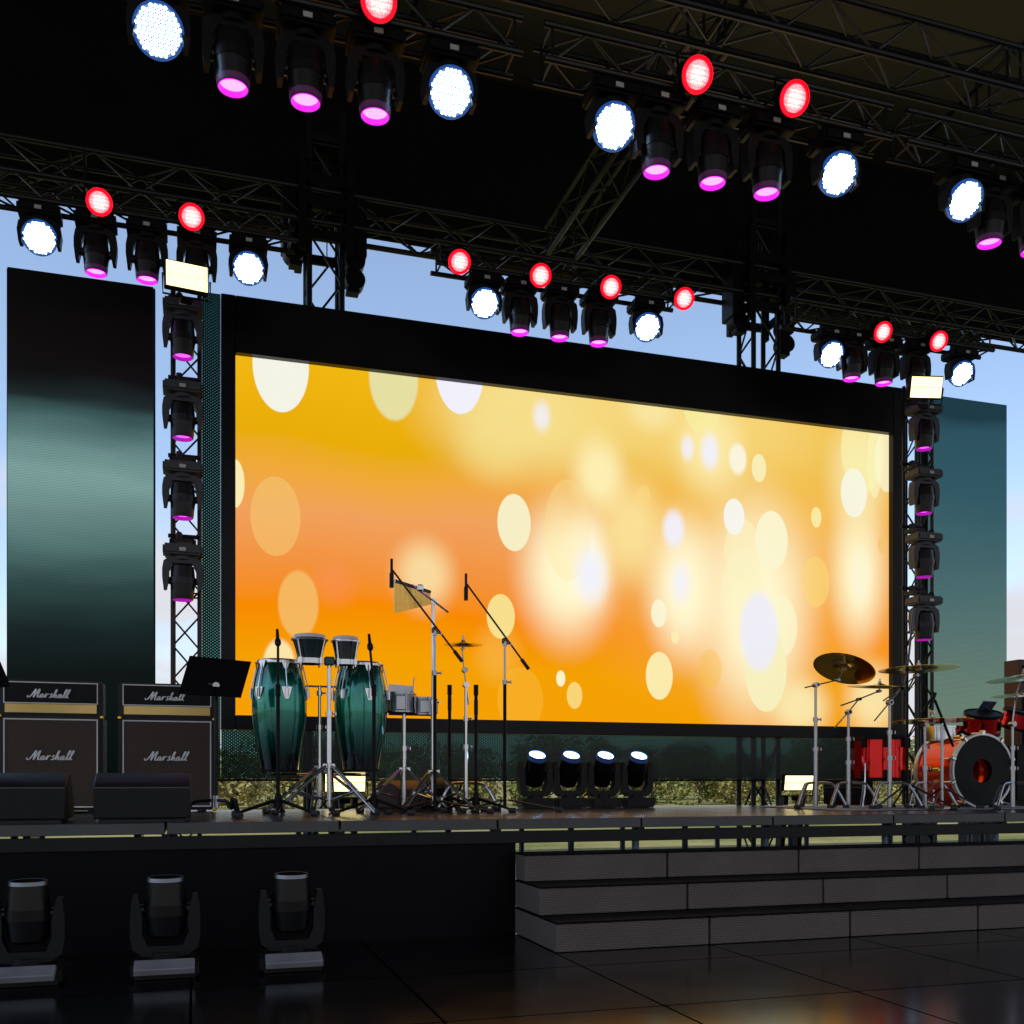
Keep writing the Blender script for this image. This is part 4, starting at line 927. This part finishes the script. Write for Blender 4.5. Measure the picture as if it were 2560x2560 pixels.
drum(2199, 1843, 1952, 7.35, .225, 'deep red lacquered floor drum with black lugs left of the bass drum')
drum(2452, 1836, 1782, 7.05, .158, 'x') if False else None
def rack_tom(px, py, Y, r, h, ax, label):
    p = at(px, py, Y); t = thing('rack_drum', label, 'drum', p, group='red drums of the kit'); M = TR((0, 0, 0), ax)
    MB().lathe([(-h/2, r), (h/2, r)], M, 40).build('shell', M_REDP, t)
    MB().lathe([(-h/2, r), (-h/2-.004, r*1.06), (-h/2+.02, r*1.06), (-h/2+.02, r)], M, 40).build('hoop', M_BLACK, t); MB().lathe([(h/2-.02, r), (h/2-.02, r*1.06), (h/2+.006, r*1.06), (h/2+.006, r*.97)], M, 40).build('hoop', M_BLACK, t)
    MB().lathe([(h/2, r*.98), (h/2+.001, .001)], M, 40).build('skin', M_BLACK2, t); MB().lathe([(-h/2, r*.98), (-h/2, .001)], M, 40).build('skin', M_BLACK2, t)
    for k in range(6):
        a = 2*PI*k/6+.2; q = M @ Vector((math.cos(a)*(r+.01), math.sin(a)*(r+.01), 0)); MB().box(q, (.024, .024, h*.45), M.to_3x3() @ Matrix.Rotation(a+PI/2, 3, 'Z'), bev=.005).build('lug', M_BLACK, t)
    return t
rack_tom(2455, 1808, 7.2, .15, .18, (-.12, -.30, 1), 'red rack drum mounted above the bass drum, left one')
rack_tom(2543, 1800, 7.2, .13, .16, (.1, -.30, 1), 'smaller red rack drum at the right edge above the bass drum')
# bass drum
c = at(2458, 1927, 7.0); r = .315; bb = (c.x, 7.2, DK); t = thing('bass_drum', 'big red bass drum with white hoop and black front head with round port', 'drum', bb, group='red drums of the kit')
M = TR((c.x, 7.0, c.z), (0, 1, 0))
MB(bb).lathe([(.03, r*.97), (.45, r*.97)], M, 56).build('shell', mat('orange_red_lacquer', (.80, .045, .001), .14, .5, .1, 4, coat=.15), t)
MB(bb).lathe([(.002, r*.955), (-.004, r*.965), (-.004, r*1.02), (.035, r*1.02), (.035, r*.97)], M, 56).build('hoop', mat('white_hoop', (.6, .62, .64), .3, .4), t); MB(bb).lathe([(.445, r*.97), (.445, r*1.02), (.485, r*1.02), (.485, r*.96)], M, 56).build('hoop', MATS['white_hoop'], t)
hm = mat('black_drum_head', (.004, .0045, .005), .5, spec=.2)
MB(bb).lathe([(.006, r*.96), (.008, r*.32)], M, 56).build('front_head', hm, t)
MB(bb).lathe([(.008, r*.33), (.02, r*.325), (.05, r*.32)], M, 40).build('port_ring', M_BLACK, t)
MB(bb).lathe([(.35, .001), (.35, r*.9)], M, 40).build('rear_head', mat('rear_head_red', (.5, .03, .01), .4), t)
for k in range(10):
    a = 2*PI*k/10+.3
    q = Vector((c.x+math.cos(a)*r*1.03, 7.0, c.z+math.sin(a)*r*1.03))
    MB(bb).box(q+Vector((0, .015, 0)), (.03, .05, .05), Matrix.Rotation(-a+PI/2, 3, 'Y'), bev=.006).tube([q+Vector((0, 0, 0)), q+Vector((0, .14, 0))], .005, 6).build('claw', M_CHROME, t)
    if k % 2 == 0: 
        q2 = Vector((c.x+math.cos(a+.3)*r*.985, 7.2, c.z+math.sin(a+.3)*r*.985)); MB(bb).box(q2, (.035, .09, .03), Matrix.Rotation(-a-.3+PI/2, 3, 'Y'), bev=.008).build('lug', M_GOLD, t)
for sx in (-1, 1): MB(bb).tube([(c.x+sx*.2, 7.12, c.z-.24), (c.x+sx*.36, 7.02, DK+.01)], .009, 8).build('spur', M_CHROME, t)
# snare
p = at(2362, 1835, 7.45); t = thing('snare_drum', 'silver snare drum behind the bass drum', 'drum', p); M = Matrix.Identity(4)
MB().lathe([(-.06, .16), (.06, .16)], M, 36).build('shell', M_CHROME, t); MB().lathe([(.05, .162), (.05, .17), (.068, .17), (.068, .155)], M, 36).build('hoop', M_CHROME, t); MB().lathe([(-.068, .155), (-.068, .17), (-.05, .17), (-.05, .162)], M, 36).build('hoop', M_CHROME, t)
MB().lathe([(.06, .158), (.061, .001)], M, 36).build('skin', M_WHITE, t)
# tablet on a clamp over the rack drum
p = at(2466, 1768, 7.25); t = thing('tablet', 'tilted blue-grey tablet on a clamp above the left rack drum', 'tablet', p, (R(-52), 0, R(12)))
MB().box((0, 0, 0), (.19, .13, .008), bev=.004).build('body', mat('tablet_blue', (.06, .10, .18), .3, .3), t); MB().tube([(0, 0, -.09), (0, 0, .05)], .006, 8).build('clamp', M_STEEL, t)
# drum rug and kit hardware
o = MB((5.9, 7.3, DK+.004)).box((5.95, 7.3, DK+.006), (2.3, 1.3, .006), bev=.002).build('drum_rug', mat('grey_mat', (.28, .28, .30), .7, 0, .25, 4, .2), None, loc=(5.9, 7.3, DK+.004)); tag(o, 'flat grey mat under the drum kit', 'rug')
p = dpt(2345, 6.85); t = thing('drum_pedal', 'chrome foot pedal with orange beater at the left of the bass drum', 'pedal', p)
MB().box((0, 0, .012), (.10, .26, .016), bev=.004).box((0, -.01, .045), (.07, .22, .012), Matrix.Rotation(R(12), 3, 'X'), bev=.003).build('footboard', M_CHROME, t); MB().tube([(-.04, .1, .0), (-.04, .1, .16), (.04, .1, .16), (.04, .1, .0)], .007, 8).tube([(0, .1, .16), (0, .02, .22)], .005, 6).build('frame', M_CHROME, t); MB().box((0, .02, .23), (.05, .03, .03), bev=.008).build('beater', mat('orange_felt', (.7, .22, .03), .8), t)
# wooden cabinet at right, and dark cabinet behind the bass drum
def cab(px0, px1, py0, py1, Y, dep, label, m, ports):
    a, b_ = at(px0, py0, Y), at(px1, py1, Y); c = ((a.x+b_.x)/2, Y+dep/2, min(a.z, b_.z)); w = abs(b_.x-a.x); zt = a.z
    t = thing('speaker_cabinet', label, 'speaker cabinet', (c[0], c[1], DK)); O = t.location.copy()
    zz = b_.z if b_.z > DK else DK+.0
    MB(O).box((c[0], c[1], (zt+zz)/2), (w, dep, zt-zz), bev=.008).build('shell', m, t)
    for (zr_, hr) in ports: MB(O).box((c[0], Y-.006, zz+(zt-zz)*zr_), (w*.82, .012, (zt-zz)*hr), bev=.003).build('grille', M_BLACK, t)
    return t
cab(2548, 2640, 1648, 2018, 7.9, .20, 'tall reddish brown wooden speaker cabinet at the right picture edge', M_WOOD, [(.90, .12), (.66, .16), (.42, .16), (.16, .24)])
cab(2530, 2640, 1862, 2016, 7.55, .4, 'low black cabinet behind the bass drum at the right edge', M_BLACK, [(.5, .8)])

# ---------------------------------------------------------------- BACKGROUND TREES
def leaf_mat(name, c1, c2):
    m = bpy.data.materials.new(name); m.use_nodes = True; nt = m.node_tree; b = nt.nodes['Principled BSDF']; L = nt.links; N = nt.nodes.new
    tc = N('ShaderNodeTexCoord'); n = N('ShaderNodeTexNoise'); n.inputs['Scale'].default_value = 2.2; n.inputs['Detail'].default_value = 4; L.new(tc.outputs['Object'], n.inputs['Vector'])
    cr = N('ShaderNodeValToRGB'); cr.color_ramp.elements[0].position = .38; cr.color_ramp.elements[0].color = tuple(c1)+(1,); cr.color_ramp.elements[1].position = .62; cr.color_ramp.elements[1].color = tuple(c2)+(1,)
    L.new(n.outputs['Fac'], cr.inputs[0]); L.new(cr.outputs[0], b.inputs['Base Color']); b.inputs['Roughness'].default_value = .8; b.inputs['Specular IOR Level'].default_value = .2; return m
LEAF = [leaf_mat('olive_leaves', (.13, .14, .035), (.34, .29, .09)), leaf_mat('green_leaves', (.07, .10, .025), (.24, .24, .07)), leaf_mat('pale_leaves', (.18, .17, .06), (.42, .35, .14))]
BARK = mat('bark', (.10, .075, .05), .9, 0, .3, 6)
def tree(kind, h, w):
    rng = random.Random(kind*13+5); root = thing('leafy_tree', 'x', 'tree', group='low trees and bushes along the lawn')
    cl = [(Vector((rng.uniform(-1, 1)*w*.42, rng.uniform(-1, 1)*w*.36, h*(.12+.76*rng.random()**.9))), rng.uniform(.22, .40)*w*.62) for _ in range(16)]
    mb = MB()
    for c, r in cl:
        for _ in range(150):
            d = Vector((rng.gauss(0, 1), rng.gauss(0, 1), rng.gauss(0, 1))).normalized(); p = c+d*r*rng.uniform(.55, 1.05); p.z = max(.05, p.z)
            s_ = rng.uniform(.045, .10); a = Vector((rng.gauss(0, 1), rng.gauss(0, 1), rng.gauss(0, 1))).normalized(); q = a.cross(d).normalized() if abs(a.dot(d)) < .99 else Vector((1, 0, 0))
            k = (a+d*.6).normalized()
            vs_ = [mb.bm.verts.new(p+v) for v in (-q*s_, k*s_*.7, q*s_, -k*s_*.7)]; mb.bm.faces.new(vs_)
    me_o = mb.bm; me = bpy.data.meshes.new('crown'); me_o.to_mesh(me); me_o.free(); me.materials.append(LEAF[kind % 3])
    o = bpy.data.objects.new('crown', me); COL.objects.link(o); o.parent = root
    tk = MB(); tk.tube([(0, 0, -.1), (.03, 0, h*.25), (-.02, .03, h*.5)], .09, 8, r2=.05)
    for c, r in cl[:6]: tk.tube([(0, 0, h*.25), tuple(c*.6+Vector((0, 0, h*.12))), tuple(c)], .04, 5, r2=.012)
    tk.build('trunk', BARK, root); return learn(root)
TP = [tree(0, 2.3, 3.0), tree(1, 2.6, 3.2), tree(2, 2.0, 2.6)]
used = set(); rng = random.Random(3); idx = 0
desc = ['olive green rounded tree', 'dark green bushy tree', 'pale yellow-green bush']
for row, (Yr, n) in enumerate(((36, 24), (40, 24), (47, 26))):
    for i in range(n):
        x = -12+i*(62/n)*(1+row*.08)+rng.uniform(-.7, .7); k = rng.choice([0, 1, 2, 0, 1]); src = TP[k]
        loc = (x, Yr+rng.uniform(-1.2, 1.2), -.02); rot = (0, 0, rng.uniform(0, 6.28)); sc = rng.uniform(.85, 1.15)
        if row == 2: sc *= 1.1
        lab = '%s in the %s row of trees beyond the lawn' % (desc[k], ['front', 'middle', 'back'][row])
        if k not in used: used.add(k); o = src; o.location = loc; o.rotation_euler = rot; o['label'] = lab
        else: o = dup(src, loc, rot, lab)
        o.scale = (sc, sc, sc)

# ---------------------------------------------------------------- SKY, SUN, CAMERA
w = bpy.data.worlds.new('World'); S.world = w; w.use_nodes = True; nt = w.node_tree; nt.nodes.clear(); L = nt.links; N = nt.nodes.new
SUN_EL, SUN_AZ = R(48), R(-115)      # azimuth measured clockwise from +Y
sky = N('ShaderNodeTexSky'); sky.sky_type = 'NISHITA'; sky.sun_disc = False; sky.sun_elevation = SUN_EL; sky.sun_rotation = SUN_AZ; sky.air_density = 1.0; sky.dust_density = .6; sky.ozone_density = 1.5
tc = N('ShaderNodeTexCoord'); mp = N('ShaderNodeMapping'); mp.inputs['Scale'].default_value = (1.3, 1.3, 3.0); L.new(tc.outputs['Generated'], mp.inputs[0])
ns = N('ShaderNodeTexNoise'); ns.inputs['Scale'].default_value = 2.6; ns.inputs['Detail'].default_value = 7; ns.inputs['Roughness'].default_value = .5; L.new(mp.outputs[0], ns.inputs['Vector'])
sp = N('ShaderNodeSeparateXYZ'); L.new(tc.outputs['Generated'], sp.inputs[0])
hz = N('ShaderNodeMapRange'); hz.inputs[1].default_value = .02; hz.inputs[2].default_value = .36; hz.inputs[3].default_value = .30; hz.inputs[4].default_value = -.22; L.new(sp.outputs[2], hz.inputs[0])
ad = N('ShaderNodeMath'); ad.operation = 'ADD'; L.new(ns.outputs['Fac'], ad.inputs[0]); L.new(hz.outputs[0], ad.inputs[1])
bk = N('ShaderNodeMapRange'); bk.inputs[1].default_value = .1; bk.inputs[2].default_value = -.7; bk.inputs[3].default_value = 0; bk.inputs[4].default_value = .32; L.new(sp.outputs[1], bk.inputs[0])  # extra cloud behind the camera, added as neutral fill
ad2 = N('ShaderNodeMath'); ad2.operation = 'ADD'; L.new(ad.outputs[0], ad2.inputs[0]); L.new(bk.outputs[0], ad2.inputs[1]); ad = ad2
cm = N('ShaderNodeMapRange'); cm.interpolation_type = 'SMOOTHSTEP'; cm.inputs[1].default_value = .50; cm.inputs[2].default_value = .72; cm.inputs[3].default_value = .10; L.new(ad.outputs[0], cm.inputs[0])
mx = N('ShaderNodeMix'); mx.data_type = 'RGBA'; L.new(cm.outputs[0], mx.inputs[0]); L.new(sky.outputs[0], mx.inputs[6]); mx.inputs[7].default_value = (3.3, 3.35, 3.6, 1)
bg = N('ShaderNodeBackground'); bg.inputs[1].default_value = .135; L.new(mx.outputs[2], bg.inputs[0]); out = N('ShaderNodeOutputWorld'); L.new(bg.outputs[0], out.inputs[0])
sl = bpy.data.lights.new('sun', 'SUN'); sl.energy = 2.6; sl.angle = R(.5); sl.color = (1, .94, .84); so = bpy.data.objects.new('sun', sl); COL.objects.link(so)
dr = Vector((math.sin(SUN_AZ)*math.cos(SUN_EL), math.cos(SUN_AZ)*math.cos(SUN_EL), math.sin(SUN_EL)))
so.rotation_euler = dr.to_track_quat('Z', 'Y').to_euler(); so.location = (0, 0, 30)

cam = bpy.data.cameras.new('camera'); co = bpy.data.objects.new('camera', cam); COL.objects.link(co); S.camera = co
cam.sensor_width = 36; cam.sensor_fit = 'HORIZONTAL'; cam.lens = FPX/2560*36; cam.shift_y = (HOR-1280)/2560; cam.clip_end = 2000; cam.clip_start = .05
co.location = (0, 0, CZ); co.rotation_euler = (PI/2, 0, -YAW)
S.view_settings.view_transform = 'Standard'; S.view_settings.look = 'None'; S.view_settings.exposure = .75; S.view_settings.gamma = 1
